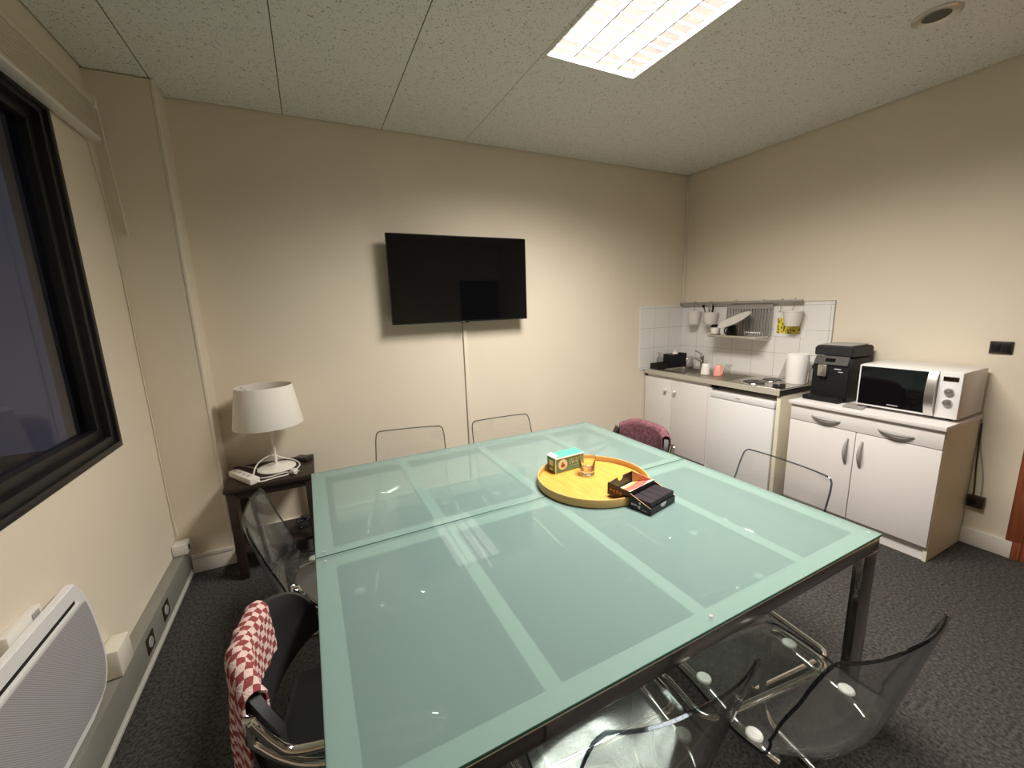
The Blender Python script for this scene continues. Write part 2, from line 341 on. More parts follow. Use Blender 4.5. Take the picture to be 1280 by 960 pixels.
BASE = {}
def obj(name, bm, m, parent=None, smooth=40, at=None):
    """ONE mesh object. Under a parent, world-coordinate shapes are moved into the parent's frame."""
    if parent is not None and parent.name in BASE: bm.transform(BASE[parent.name])
    loc = None
    if parent is None:
        if at is None:
            xs = [v.co for v in bm.verts]
            at = ((min(v.x for v in xs)+max(v.x for v in xs))/2, (min(v.y for v in xs)+max(v.y for v in xs))/2, min(v.z for v in xs))
        loc = Vector(at); bm.transform(Matrix.Translation(-loc))
    me = bpy.data.meshes.new(name); bm.to_mesh(me); bm.free()
    for mm in (m if isinstance(m, (list, tuple)) else [m]): me.materials.append(M[mm])
    if smooth:
        me.polygons.foreach_set('use_smooth', [True]*len(me.polygons))
        try: me.set_sharp_from_angle(angle=R(smooth))
        except Exception: pass
    o = bpy.data.objects.new(name, me); COL.objects.link(o)
    if parent is not None:
        o.parent = parent
        if parent.name in BASE: BASE[o.name] = BASE[parent.name]
    else:
        o.location = loc; BASE[o.name] = Matrix.Translation(-loc)
    return o
def struct(name, bm, m, parent=None, smooth=0):
    # setting keeps world coordinates so its procedural patterns line up with the room
    o = obj(name, bm, m, parent, smooth, at=(0,0,0)); o['kind'] = 'structure'; return o
def tag(o, label, cat, group=None):
    o['label'] = label; o['category'] = cat
    if group: o['group'] = group
    return o
def thing(name, label, cat, loc, rz=0, group=None, world=True):
    o = bpy.data.objects.new(name, None); COL.objects.link(o); o.empty_display_size = .1
    o.location = loc; o.rotation_euler = (0,0,rz)
    BASE[o.name] = (Matrix.Translation(loc) @ Matrix.Rotation(rz,4,'Z')).inverted() if world else Matrix.Identity(4)
    return tag(o, label, cat, group)
def copy_tree(o, parent=None):
    c = o.copy(); COL.objects.link(c)
    if parent: c.parent = parent
    for ch in list(o.children): copy_tree(ch, c)
    return c

# ================================================================== THE ROOM
struct('floor', box(NB(), XL-.3, 0.0, YN, .0, -.1, 0), 'carpet')
# ceiling with the opening for the fixture, short of the walls so the joint shows as a thin dark gap
FX0, FX1, FY0, FY1 = -2.372, -1.793, -2.39, -1.17
g = .008; bm = NB()
box(bm, XL+g, FX0, YN, -g, H, H+.02); box(bm, FX1, -g, YN, -g, H, H+.02)
box(bm, FX0, FX1, FY1, -g, H, H+.02); box(bm, FX0, FX1, YN, FY0, H, H+.02)
struct('ceiling', bm, 'ceil')
struct('unseen_slab', box(NB(), XL-.3, .2, YN-.1, .2, H+.14, H+.2), 'slab')  # unseen dark slab added above the ceiling to stop light leaking through the gap
struct('wall_back', box(NB(), XL-.3, .15, 0, .15, -.1, H+.14), 'wall')
DY0, DY1, DZ = -3.36, -2.51, 2.05       # door opening in the right wall
bm = NB(); box(bm, 0, .15, DY1, 0, -.1, H+.14); box(bm, 0, .15, YN, DY0, -.1, H+.14); box(bm, 0, .15, DY0, DY1, DZ, H+.14)
struct('wall_right', bm, 'wall')
WY0, WY1, WZ0, WZ1 = -2.75, -.655, .987, 2.445   # window opening in the left wall
bm = NB(); box(bm, XL-.17, XL, WY1, 0, -.1, H+.14); box(bm, XL-.17, XL, YN, WY0, -.1, H+.14)
box(bm, XL-.17, XL, WY0, WY1, -.1, WZ0); box(bm, XL-.17, XL, WY0, WY1, WZ1, H+.14)
struct('wall_left', bm, 'wall')
struct('wall_near', box(NB(), XL-.3, .15, YN-.12, YN, -.1, H+.14), 'wall')
PX, PY = -4.17, -.21
struct('wall_pilaster', box(NB(), XL-.01, PX, PY, .01, -.01, H-.004, .004, 1), 'wall')
struct('trim_1', box(NB(), PX-.012, PX+.004, PY-.004, PY+.014, .10, H-.006, .003), 'trim')
struct('trim_2', box(NB(), -.022, -.001, -.022, -.001, 1.54, H-.006, .005), 'trim')
def skirting(name, x0, x1, y0, y1, top=.095):
    bm = NB(); box(bm, x0, x1, y0, y1, 0, top, .004)
    struct(name, bm, 'skirt', smooth=40)
skirting('baseboard_back', PX, -.56, -.016, .001)
skirting('baseboard_pilaster', -4.39, PX+.006, PY-.014, PY+.001)
struct('trim_3', box(NB(), -4.39, PX+.006, PY-.018, PY+.001, .097, .122, .004), 'skirt')
struct('trim_4', box(NB(), PX, -.56, -.018, .001, .097, .122, .004), 'skirt')
skirting('baseboard_right', -.016, .001, -2.475, -2.26, .105)
skirting('baseboard_right_far', -.016, .001, YN, DY0-.07, .105)
# tiled splashback on both walls of the kitchen corner
struct('trim_5', box(NB(), -.597, 0, -.009, .001, .88, 1.525, .001, 1), 'tile_x')
struct('trim_6', box(NB(), -.009, .001, -1.42, -.009, .88, 1.525, .001, 1), 'tile_y')
bm = NB(); box(bm, -.011, .001, -1.425, -1.42, .88, 1.53); box(bm, -.011, .001, -1.425, 0, 1.525, 1.531)
struct('trim_7', bm, 'tile_edge')
# door frame and the lit corridor behind it
door = bpy.data.objects.new('door_1', None); COL.objects.link(door); door['kind'] = 'structure'; BASE[door.name] = Matrix.Identity(4)
bm = NB()
box(bm, -.014, .0, DY1-.0, -2.445, .108, DZ+.06, .003); box(bm, -.014, .0, DY1, -2.477, 0, .11, .003)
box(bm, -.014, .0, DY0-.06, DY0, 0, DZ+.06, .003); box(bm, -.014, .0, DY0, DY1, DZ, DZ+.06, .003)
box(bm, -.010, .15, DY1-.03, DY1, 0, DZ, .003); box(bm, -.010, .15, DY0, DY0+.03, 0, DZ, .003); box(bm, -.010, .15, DY0+.03, DY1-.03, DZ-.03, DZ, .003)
obj('door_frame', bm, 'door_wood', door)['kind'] = 'structure'
struct('floor_corridor', box(NB(), .0, 1.6, -4.2, -1.4, -.1, .002), 'corridor')
struct('wall_corridor', box(NB(), 1.5, 1.6, -4.2, -1.4, 0, 2.6), 'corridor')
bm = NB(); box(bm, .15, 1.6, -1.5, -1.4, 0, 2.6); box(bm, .15, 1.6, -4.2, -4.1, 0, 2.6); box(bm, .15, 1.6, -4.2, -1.4, 2.55, 2.6)
struct('wall_corridor_end', bm, 'corridor')
ld = bpy.data.lights.new('corridor_light', 'AREA'); ld.size = .4; ld.energy = CORRIDOR_POWER; ld.color = (1,.86,.66)
lo = bpy.data.objects.new('corridor_light', ld); COL.objects.link(lo); lo.location = (.9, -2.3, 2.5)
# dark door on the wall behind the camera (it shows in the television)
bm = NB(); box(bm, -.86, -.04, YN-.005, YN+.03, 0, 2.1, .004); struct('door_2', bm, 'dark_door')

# ---- window
win = bpy.data.objects.new('window_1', None); COL.objects.link(win); win['kind'] = 'structure'; BASE[win.name] = Matrix.Identity(4)
def rect_frame(bm, y0, y1, z0, z1, w, x0, x1, bev=.003):
    box(bm, x0, x1, y0, y1, z0, z0+w, bev); box(bm, x0, x1, y0, y1, z1-w, z1, bev)
    box(bm, x0, x1, y0, y0+w, z0+w-.002, z1-w+.002, bev); box(bm, x0, x1, y1-w, y1, z0+w-.002, z1-w+.002, bev)
bm = NB(); rect_frame(bm, WY0-.015, WY1+.015, WZ0-.015, WZ1+.0, .028, XL-.02, XL+.008); rect_frame(bm, WY0, WY1, WZ0, WZ1, .05, XL-.10, XL-.004)
obj('window_frame', bm, 'blk_paint', win)['kind'] = 'structure'
bm = NB(); rect_frame(bm, WY0+.045, WY1-.045, WZ0+.045, WZ1-.045, .048, XL-.09, XL-.03, .006)
obj('window_sash', bm, 'blk_paint', win)['kind'] = 'structure'
obj('window_pane', box(NB(), XL-.068, XL-.062, WY0+.09, WY1-.09, WZ0+.09, WZ1-.09), 'pane', win)['kind'] = 'structure'
struct('ground_exterior', box(NB(), -14, XL-.29, -12, 6, -.6, -.5), 'ext_ground')
bm = NB()
bmesh.ops.create_icosphere(bm, subdivisions=4, radius=1)
for v in bm.verts:
    k = 1+.10*sin(v.co.x*9+v.co.z*5)*cos(v.co.y*11)
    v.co = Vector((v.co.x*.8*k-7.6, v.co.y*3.4*k-.6, v.co.z*1.05*k+.35))
hd = obj('hedge', bm, 'hedge'); tag(hd, 'dark rounded hedge outside the black framed window', 'hedge')

# ================================================================== CEILING FIXTURE
lt = thing('ceiling_light', 'bright recessed ceiling light with four louvered rows', 'ceiling light', (-2.082,-1.78,H))
bm = NB(); rim = .012
box(bm, FX0, FX1, FY1-rim, FY1, H-.004, H+.015, .001, 1); box(bm, FX0, FX1, FY0, FY0+rim, H-.004, H+.015, .001, 1)
box(bm, FX0, FX0+rim, FY0+rim, FY1-rim, H-.004, H+.015, .001, 1); box(bm, FX1-rim, FX1, FY0+rim, FY1-rim, H-.004, H+.015, .001, 1)
obj('frame', bm, 'fix_white', lt)
bm = NB()
for b in ((FX0+.001, FX0+.006, FY0, FY1), (FX1-.006, FX1-.001, FY0, FY1), (FX0, FX1, FY0+.001, FY0+.006), (FX0, FX1, FY1-.006, FY1-.001)): box(bm, *b, H+.014, H+.09)
box(bm, FX0, FX1, FY0, FY1, H+.088, H+.094)
obj('housing', bm, 'fix_white', lt)
RW = (FX1-FX0-2*rim)/4
bm = NB()
for k in (1, 2, 3):
    x = FX0+rim+k*RW; prism(bm, [(x-.008,H+.022),(x+.008,H+.022),(x+.003,H+.002),(x-.003,H+.002)], FY0+rim, FY1-rim, 'xz')
for j in range(1, 20):
    y = FY0+rim+(FY1-FY0-2*rim)*j/20
    for k in range(4):
        x0 = FX0+rim+k*RW+.008
        box(bm, x0, x0+RW-.016, y-.0009, y+.0009, H+.010, H+.022)
obj('louver', bm, 'blade', lt, smooth=0)
for k in range(4):
    ld = bpy.data.lights.new('fluorescent_tube', 'AREA'); ld.shape = 'RECTANGLE'; ld.size = RW-.014; ld.size_y = FY1-FY0-2*rim-.01
    ld.energy = LAMP_POWER; ld.color = LAMP_COLOR; ld.spread = LAMP_SPREAD
    lo = bpy.data.objects.new('fluorescent_tube', ld); COL.objects.link(lo); lo.parent = lt
    lo.location = (FX0+rim+(k+.5)*RW+2.082, 0, .030)
sp = thing('downlight', 'unlit round recessed spotlight in the ceiling near right wall', 'ceiling light', (-.873,-2.118,H))
lathe(bm := NB(), [(.050,H-.004),(.076,H-.009),(.085,H-.004),(.085,H+.001),(.052,H+.001)], (-.873,-2.118,0), 40); obj('ring', bm, 'alu', sp)
lathe(bm := NB(), [(0,H-.0015),(.030,H-.002),(.052,H-.004),(.052,H+.001),(0,H+.001)], (-.873,-2.118,0), 40); obj('lens', bm, 'dark_panel', sp)

# ================================================================== LEFT WALL: blind, trunking, heater, boxes
bl = thing('venetian_blind', 'cream venetian blind raised above the dark window', 'blind', (-4.41,-1.5,2.42))
BY0, BY1 = -2.85, -.315
bm = NB(); box(bm, -4.438, -4.392, BY0, BY1, 2.585, 2.622, .003); obj('headrail', bm, 'blind', bl)
bm = NB()
for k in range(18):
    z = 2.448+k*.0075; box(bm, -4.437+.002*(k % 2), -4.395-.002*(k % 2), BY0+.01, BY1-.01, z, z+.0045, .001, 1)
obj('slat', bm, 'blind', bl).name = 'slat_stack'
bm = NB(); box(bm, -4.44, -4.39, BY0+.005, BY1-.005, 2.425, 2.443, .004); obj('bottom_rail', bm, 'white_pl', bl)
bm = NB(); tube(bm, [(-4.392,-.318,2.615),(-4.390,-.30,2.58),(-4.388,-.262,2.30),(-4.386,-.222,2.0)], .0055, 8); obj('tilt_wand', bm, 'wand', bl)
bm = NB(); box(bm, -4.45, -4.388, -.318, -.298, 2.575, 2.64, .004); box(bm, -4.395, -4.383, -.32, -.30, 2.59, 2.62, .003); obj('end_bracket', bm, 'trim', bl)
bm = NB(); tube(bm, spline([(-4.444,-.30,2.42),(-4.445,-.222,2.0),(-4.444,-.217,1.2),(-4.442,-.218,.5),(-4.43,-.222,.27)]), .0028, 6)
tag(obj('cable', bm, 'ivory'), 'thin pale cable running down the wall corner beside the pilaster', 'cable')

TRX = -4.393
tk = thing('cable_trunking', 'long grey cable trunking along the foot of the left wall', 'trunking', (-4.42,-2.5,0))
bm = NB(); box(bm, XL, TRX, YN+.01, PY-.02, .022, .178, .004); obj('body', bm, 'trunk', tk)
bm = NB(); box(bm, XL, TRX+.006, YN+.01, PY-.02, .004, .022, .003); box(bm, TRX-.002, TRX+.003, YN+.01, PY-.02, .030, .036, .001, 1); obj('bottom_lip', bm, 'trunk_lip', tk)
for y in (-.945, -.715):
    bm = NB(); box(bm, TRX-.001, TRX+.003, y-.045, y+.045, .065, .145, .002); p = obj('socket_plate', bm, 'brown_pl', tk)
    bm = NB(); lathe(bm, [(.0,TRX+.006),(.022,TRX+.006),(.026,TRX+.002),(.026,TRX)], (0,y,.105), 24, 'x'); obj('socket_face', bm, 'grey_pl', p)
bm = NB(); box(bm, XL+.002, -4.375, PY-.10, PY-.02, .179, .245, .006); tag(jb := obj('junction_box', bm, 'white_pl'), 'white junction box on the end of grey trunking at the pilaster', 'junction box')
bm = NB(); box(bm, -4.376, -4.371, PY-.075, PY-.05, .195, .225, .003); obj('switch', bm, 'brown_pl', jb)
bm = NB(); box(bm, XL+.002, -4.385, -1.235, -1.115, .180, .30, .01); tag(hb := obj('outlet_box', bm, 'ivory'), 'ivory outlet box on the trunking beside the wall heater', 'outlet box')
bm = NB()
for z in (.225, .25): box(bm, -4.43, -4.40, -1.116, -1.1135, z-.004, z+.004, .001, 1)
obj('slot', bm, 'brown_pl', hb)
ht = thing('panel_heater', 'white wall heater with grey perforated front below the window', 'heater', (-4.39,-1.95,.26))
# outline of the heater's front in (y, z): straight top, bowed right end
def heater_outline(inset=0):
    y0, z0, z1 = -2.55+inset, .205+inset, .684-inset
    edge = [(-1.368,.684),(-1.335,.640),(-1.306,.560),(-1.291,.470),(-1.285,.370),(-1.300,.290),(-1.345,.235),(-1.45,.205)]
    e = spline([(y-inset*.75, max(z0, min(z1, z+(inset*.4 if z < .3 else 0))), 0) for y, z in edge], 3)
    return [(y0, z0), (y0, z1)] + [(p.x, max(z0, min(z1, p.y))) for p in e]
def bowed(outline, x0, x1):
    bm = NB(); prism(bm, outline, x0, x1, 'yz'); return bm
bm = bowed(heater_outline(0), -4.420, -4.393); bmesh.ops.bevel(bm, geom=[e for e in bm.edges if abs(e.verts[0].co.x-e.verts[1].co.x) < 1e-6], offset=.004, segments=2, affect='EDGES'); obj('body', bm, 'white_enamel', ht)
for y in (-1.60, -2.30): obj('mounting_bracket', box(NB(), -4.4495, -4.4205, y-.02, y+.02, .28, .60, .002), 'grey_metal', ht)
bm = NB(); box(bm, -4.3935, -4.3922, -2.53, -1.392, .622, .634); obj('air_slot', bm, 'black_hole', ht)
bm = NB(); box(bm, -4.394, -4.386, -2.53, -1.378, .600, .620, .003); obj('grille_rail', bm, 'white_enamel', ht)
o = [(y, min(z,.600)) for y, z in heater_outline(.034)]
bm = bowed(o, -4.3945, -4.388); obj('grille', bm, 'grille', ht)
bm = NB(); box(bm, XL+.001, -4.424, -1.645, -1.485, .630, .705, .004); tag(tb := obj('thermostat_box', bm, 'white_pl'), 'white control box on the wall just above the heater', 'thermostat')
bm = NB(); box(bm, -4.4245, -4.4215, -1.535, -1.50, .662, .696, .001); obj('display', bm, 'grey_pl', tb)

# ================================================================== BACK WALL: television, conduit
tv = thing('television', 'black flat screen television mounted on the back wall', 'television', (-2.49,-.1,1.46))
bm = NB(); box(bm, -3.04, -1.946, -.13, -.098, 1.462, 2.096, .006); box(bm, -2.85, -2.14, -.10, -.06, 1.50, 1.95, .015); obj('body', bm, 'blk', tv)
bm = NB(); box(bm, -3.033, -1.953, -.1315, -.1295, 1.474, 2.089); obj('screen', bm, 'screen', tv)
bm = NB(); box(bm, -2.52, -2.46, -.131, -.126, 1.456, 1.464, .002); obj('sensor', bm, 'blk_gloss', tv)
bm = NB(); box(bm, -2.64, -2.34, -.062, -.001, 1.62, 1.88, .004); obj('wall_bracket', bm, 'blk', tv)
cd = thing('cable_conduit', 'thin cream cable conduit running down from the television', 'conduit', (-2.458,-.01,.12))
bm = NB(); box(bm, -2.472, -2.444, -.015, -.0005, .123, 1.50, .002); obj('channel', bm, 'wall', cd)
bm = NB(); box(bm, -2.4735, -2.471, -.0155, -.0005, .123, 1.50); obj('seam', bm, 'tile_edge', cd)
bm = NB(); tube(bm, [(-2.887,.002,2.193),(-2.887,-.012,2.195)], .003, 8); tag(obj('nail', bm, 'grey_metal'), 'small bare nail in the back wall above the television', 'nail')

# ================================================================== MEETING TABLES
TX, TY, PHI, TW, TD, TZ = -3.655, -.863, .010, 1.785, .851, .735
def make_table():
    t = thing('meeting_table', '', 'table', (0,0,0), world=False)
    W, D = TW, TD-.003
    bm = NB(); box(bm, 0, W, -D, 0, TZ-.008, TZ, .0015, 1)
    for f in bm.faces:
        if abs(f.normal.z) < .9: f.material_index = 1
        elif f.normal.z < 0: f.material_index = 2
    obj('glass_top', bm, ['frost','glass_edge','under'], t)
    z1 = TZ-.0095; w = .058; bm = NB(); i = .004
    box(bm, i, W-i, -i-w, -i, z1-.006, z1); box(bm, i, W-i, -D+i, -D+i+w, z1-.006, z1)
    box(bm, i, i+w, -D+i+w, -i-w, z1-.006, z1); box(bm, W-i-w, W-i, -D+i+w, -i-w, z1-.006, z1)
    obj('border_band', bm, 'band', t)
    for x in (.463, .936, 1.405):
        bm = NB(); box(bm, x-.024, x+.024, -D+i+w, -i-w, z1-.02, z1-.0005, .002, 1); obj('cross_bar', bm, 'band', t)
    z2 = z1-.0065; bm = NB(); h = .046
    box(bm, i, W-i, -i-.03, -i, z2-h, z2, .002); box(bm, i, W-i, -D+i, -D+i+.03, z2-h, z2, .002)
    box(bm, i, i+.03, -D+i+.03, -i-.03, z2-h, z2, .002); box(bm, W-i-.03, W-i, -D+i+.03, -i-.03, z2-h, z2, .002)
    obj('frame', bm, 'dark_chrome', t)
    for x in (i+.001, W-i-.091):
        for y in (-i-.032, -D+i+.001):
            bm = NB(); box(bm, x, x+.09, y, y+.031, .012, z2-h-.001, .003)
            leg = obj('leg', bm, 'dark_chrome', t)
            bm = NB(); box(bm, x+.01, x+.08, y+.004, y+.027, 0, .013, .003); obj('foot', bm, 'blk', leg)
    for x, y in ((.03,-.03),(W-.03,-.03),(.03,-D+.03),(W-.03,-D+.03),(.936,-.03),(.936,-D+.03)):
        bm = NB(); lathe(bm, [(0,TZ+.0009),(.005,TZ+.0009),(.006,TZ-.0005),(.006,TZ-.002),(0,TZ-.002)], (x,y,0), 16); obj('screw_cap', bm, 'grey_pl', t)
    return t
t1 = make_table(); t1.location = (TX,TY,0); t1.rotation_euler.z = PHI
t2 = copy_tree(t1); t2.location = (TX+sin(PHI)*TD, TY-cos(PHI)*TD, 0)
tag(t1, 'far frosted green glass table, nearest the television wall', 'table', 'two glass tables pushed together')
tag(t2, 'near frosted green glass table with chrome leg in the foreground', 'table', 'two glass tables pushed together')

# ================================================================== CLEAR CHAIRS
def interp(tab, t):
    for (a, va), (b, vb) in zip(tab, tab[1:]):
        if t <= b:
            u = (t-a)/(b-a); u = u*u*(3-2*u)*.4+u*.6; return va+(vb-va)*u
    return tab[-1][1]
def shell_grid(nt=44, ns=17):
    prof = spline([(.235,.432),(.20,.446),(.10,.452),(0,.446),(-.08,.440),(-.14,.448),(-.185,.485),(-.205,.56),(-.222,.65),(-.238,.74),(-.252,.822)], 8)
    L = [0]
    for a, b in zip(prof, prof[1:]): L.append(L[-1]+(Vector((a[0],a[1]))-Vector((b[0],b[1]))).length)
    return prof, L
def profile2d():
    pts = [Vector((y,z,0)) for y, z in ((.235,.430),(.20,.445),(.10,.452),(0,.446),(-.08,.440),(-.135,.446),(-.18,.480),(-.203,.555),(-.222,.65),(-.238,.74),(-.252,.822))]
    return spline(pts, 6)
def clear_shell():
    P = profile2d(); n = len(P)-1; ns = 20; grid = []
    hw = [(0,.150),(.05,.195),(.12,.218),(.30,.222),(.45,.214),(.56,.205),(.66,.208),(.80,.213),(.92,.210),(.965,.205),(.99,.196),(1,.184)]
    wr = [(0,.0),(.3,.012),(.45,.035),(.58,.075),(.72,.070),(.86,.048),(1,.030)]
    for i, p in enumerate(P):
        t = i/n; d = (P[min(i+1,n)]-P[max(i-1,0)]).normalized(); nr = Vector((-d.y, d.x)) * -1
        # normal toward the sitter: up on the seat, forward on the back
        nr = Vector((d.y, -d.x)); 
        if nr.y < 0 and t < .5: nr = -nr
        if t >= .5 and nr.x < 0: nr = -nr
        w, k = interp(hw, t), interp(wr, t); row = []
        for j in range(ns+1):
            s = -1+2*j/ns; off = k*abs(s)**2.6
            row.append((w*s, p.x+nr.x*off, p.y+nr.y*off))
        grid.append(row)
    bm = sheet(NB(), grid, .007, 0, 1)
    nr, nc = len(grid), len(grid[0])
    loop = [grid[0][j] for j in range(nc)] + [grid[i][-1] for i in range(1,nr)] + [grid[-1][j] for j in range(nc-2,-1,-1)] + [grid[i][0] for i in range(nr-2,0,-1)]
    return bm, loop
def make_clear_chair():
    c = thing('clear_chair', '', 'chair', (0,0,0), world=False)
    bm, loop = clear_shell(); obj('shell', bm, ['clear','rim'], c, smooth=60)
    obj('rolled_edge', tube(NB(), loop, .0037, 8, True), 'rim', c)
    s = .246; r = .0105
    path = [(-s,.20,r),(-s,-.27,r),(s,-.27,r),(s,.20,r),(s,.245,.10),(s,.225,.408),(s,.03,.420),(-s,.03,.420),(-s,.225,.408),(-s,.245,.10)]
    bm = NB(); tube(bm, fillet(path, .055, 6, True), r, 12, True); obj('frame', bm, 'chrome', c)
    for x in (-.175, .175):
        bm = NB(); tube(bm, spline([(x,.215,.424),(x,.12,.436),(x,-.05,.430),(x*.9,-.115,.426)], 5), .008, 10); obj('seat_support', bm, 'chrome', c)
    for x in (-.175, .175):
        for y, z in ((.115,.4575),(-.055,.4525)):
            bm = NB(); lathe(bm, [(0,z+.004),(.017,z+.0035),(.0205,z),(.0205,z-.004),(.010,z-.012),(0,z-.012)], (x,y,0), 24); obj('plug', bm, 'disc', c)
    return c
proto = make_clear_chair()
G = 'clear plastic chairs round the glass tables'
spots = [((-3.08,-.632), pi-R(13.3), 'clear plastic chair left of the wall conduit, behind the far table'),
         ((-2.483,-.706), pi-R(2.5), 'clear plastic chair right of the wall conduit, behind the far table'),
         ((-1.703,-2.115), R(84.4), 'clear plastic chair in front of the white kitchen base cabinet'),
         ((-3.848,-1.375), R(-91), 'clear plastic chair in front of the dark side table and lamp'),
         ((-2.505,-2.822), R(-6.9), 'clear plastic foreground chair nearest the chrome table leg'),
         ((-3.007,-2.705), R(-4.2), 'clear plastic foreground chair cut off at the bottom edge, left of the other')]
for i, ((x,y), a, lab) in enumerate(spots):
    o = proto if i == 0 else copy_tree(proto)
    o.location = (x-sin(a)*.222, y+cos(a)*.222, 0); o.rotation_euler.z = a; tag(o, lab, 'chair', G)

# ================================================================== BLACK CHAIRS
def tub_point(s, z):
    # outside-in point of the wraparound back, s in -1..1 across, z height
    hw = .200+.012*(.80-z)/.25
    return Vector((hw*(s if abs(s) < .75 else (s/abs(s))*(.75+.25*sin((abs(s)-.75)/.25*pi/2)*.72+.02)), -.215+.103*abs(s)**3.2+.05*(.80-z), z))
def make_black_chair():
    c = thing('black_chair', '', 'chair', (0,0,0), world=False)
    grid = []
    for i in range(13):
        u = i/12; row = []
        for j in range(25):
            s = -1+2*j/24; top = .800-.085*abs(s)**4-.03*abs(s)**12; lo = .555+.05*abs(s)**3
            row.append(tub_point(s, lo+(top-lo)*u))
        grid.append(row)
    obj('backrest', sheet(NB(), grid, .022), 'blk_soft', c, smooth=60)
    bm = NB(); box(bm, -.215, .215, -.19, .23, .415, .465, .022, 4); obj('seat', bm, 'blk_soft', c)
    s, r = .235, .011
    path = [(-s,.21,r),(-s,-.24,r),(s,-.24,r),(s,.21,r),(s,.24,.10),(s,.22,.39),(s,-.14,.40),(-s,-.14,.40),(-s,.22,.39),(-s,.24,.10)]
    bm = NB(); tube(bm, fillet(path, .05, 6, True), r, 12, True); obj('frame', bm, 'chrome', c)
    for q in (-1, 1):
        x = q*.225
        p = [(x*.95,-.160,.750),(x*.96,-.120,.680),(x*.97,-.075,.645),(x*.97,.06,.638),(x*.97,.20,.632),(x*.97,.235,.610),(x*.97,.20,.585),(x*.97,.06,.585),(x*.97,-.05,.600),(x*.96,-.115,.640),(x*.95,-.160,.695)]
        bm = NB(); tube(bm, spline(p, 5), .0105, 12, True); tube(bm, [(x*.97,.19,.585),(x*1.03,.21,.40)], .0105, 12); obj('armrest', bm, 'chrome', c)
    return c
b1 = make_black_chair(); b1.location = (-3.584,-2.10,0); b1.rotation_euler.z = R(-100)
tag(b1, 'black chair with chrome arms under the red checked towel', 'chair', 'black chairs with towels over the back')
b2 = copy_tree(b1); b2.location = (-1.938,-1.30,0); b2.rotation_euler.z = R(90); b2.scale = (1.14,1,1)
tag(b2, 'black chair under the plum towel, in front of the sink cabinet', 'chair', 'black chairs with towels over the back')

# towels
def drape(root, s0, s1, front, back, th, nu=30, nv=40, wob=.004, skew=0, ph=0, flare=0):
    """grid of a towel over the tub back: v from front bottom over the ridge to back bottom"""
    mw = root.matrix_basis if False else (Matrix.Translation(root.location) @ Matrix.Rotation(root.rotation_euler.z,4,'Z') @ Matrix.Diagonal((*root.scale,1)))
    grid, uv = [], []
    for i in range(nu+1):
        u = i/nu; s = s0+(s1-s0)*u; top = .800-.085*abs(s)**4-.03*abs(s)**12; row, ur = [], []; L = sum((tub_point(s0+(s-s0)*(q_+1)/12,.7)-tub_point(s0+(s-s0)*q_/12,.7)).length for q_ in range(12))
        a, b = tub_point(s-.02, .7), tub_point(s+.02, .7); tg = (b-a).normalized(); nrm = Vector((-tg.y, tg.x, 0))   # toward the sitter
        if nrm.y < 0: nrm = -nrm
        f = front(u) if callable(front) else front; bk = back(u) if callable(back) else back
        rr = .020; tot = f+pi*rr+bk
        for j in range(nv+1):
            d = tot*j/nv
            if d < f: h, n = top-(f-d), rr
            elif d < f+pi*rr: t = (d-f)/rr; h, n = top+rr*sin(t), rr*cos(t)
            else: h, n = top-(d-f-pi*rr), -rr
            w = wob*sin(u*17+ph+d*5)*(.3+abs(d-f)*3) + .003*sin(u*40+d*30)
            if d > f: n -= abs(w)+flare*max(0,d-f-pi*rr)
            else: n += abs(w)*.6
            zz = max(.50, min(.78, h)); p = tub_point(s, zz); p.z = h
            p = p + nrm*n + tg*(skew*(top-h) if d > f else 0)
            row.append(mw @ p); ur.append((L+.006*sin(d*20), d))
        grid.append(row); uv.append(ur)
    return sheet(NB(), grid, th, uv=uv)
bm = drape(b1, -.36, .84, lambda u: .125-.075*u+.02*sin(pi*u), lambda u: .23+.04*u+.01*sin(9*u), .006, wob=.010, flare=.06)
tag(obj('checked_towel', bm, 'checker', smooth=60), 'red and pink checked towel hung over black chair back', 'towel')
pt = thing('plum_towel', 'plum terry towel draped over the chair in front of sink cabinet', 'towel', (-1.73,-1.3,.55))
bm = drape(b2, -.79, .85, .17, .22, .007, wob=.004, ph=2); obj('cloth', bm, 'plum', pt, smooth=60)

# ================================================================== ON THE MEETING TABLE
TC = Vector((-2.462,-1.692,0)); t0 = TZ+.0018
ty = thing('round_tray', 'round orange bamboo tray with raised rim on the glass table', 'tray', (TC.x,TC.y,t0))
bm = lathe(NB(), [(0,t0),(.250,t0),(.252,t0+.002),(.252,t0+.009),(0,t0+.010)], TC, 72); obj('tray_floor', bm, 'bamboo', ty)
bm = lathe(NB(), [(.2525,t0),(.257,t0+.002),(.258,t0+.034),(.256,t0+.037),(.252,t0+.037),(.2505,t0+.034),(.2525,t0+.009)], TC, 72)
obj('rim', bm, 'bamboo_rim', ty)
zf = t0+.0105
# --- green carton
ca = thing('carton', 'green and turquoise carton standing on the round tray', 'carton', (-2.487,-1.503,zf), R(3), world=False)
w, d, h = .087, .036, .074
bm = box(NB(), -w, w, -d, d, 0, h, .001, 1); obj('box', bm, 'carton_g', ca)
bm = NB(); prism(bm, [(-d-.002,h+.001),(d,h+.004),(d,h+.0065),(-d-.002,h+.0035)], -w-.001, w+.001, 'yz'); obj('lid', bm, 'carton_t', ca)
bm = NB(); box(bm, -w-.0015, w+.0015, -d-.003, -d-.0005, h-.003, h+.004, .0005, 1); box(bm, -w-.001, -w+.003, -d-.0012, -d+.001, 0, h); obj('lid_edge', bm, 'carton_w', ca)
bm = NB(); prism(bm, [(-w-.002,h+.002),(-w+.022,h+.008),(-w+.020,h+.014),(-w-.004,h+.006)], -d+.004, d-.004, 'xz'); obj('flap', bm, 'carton_w', ca)
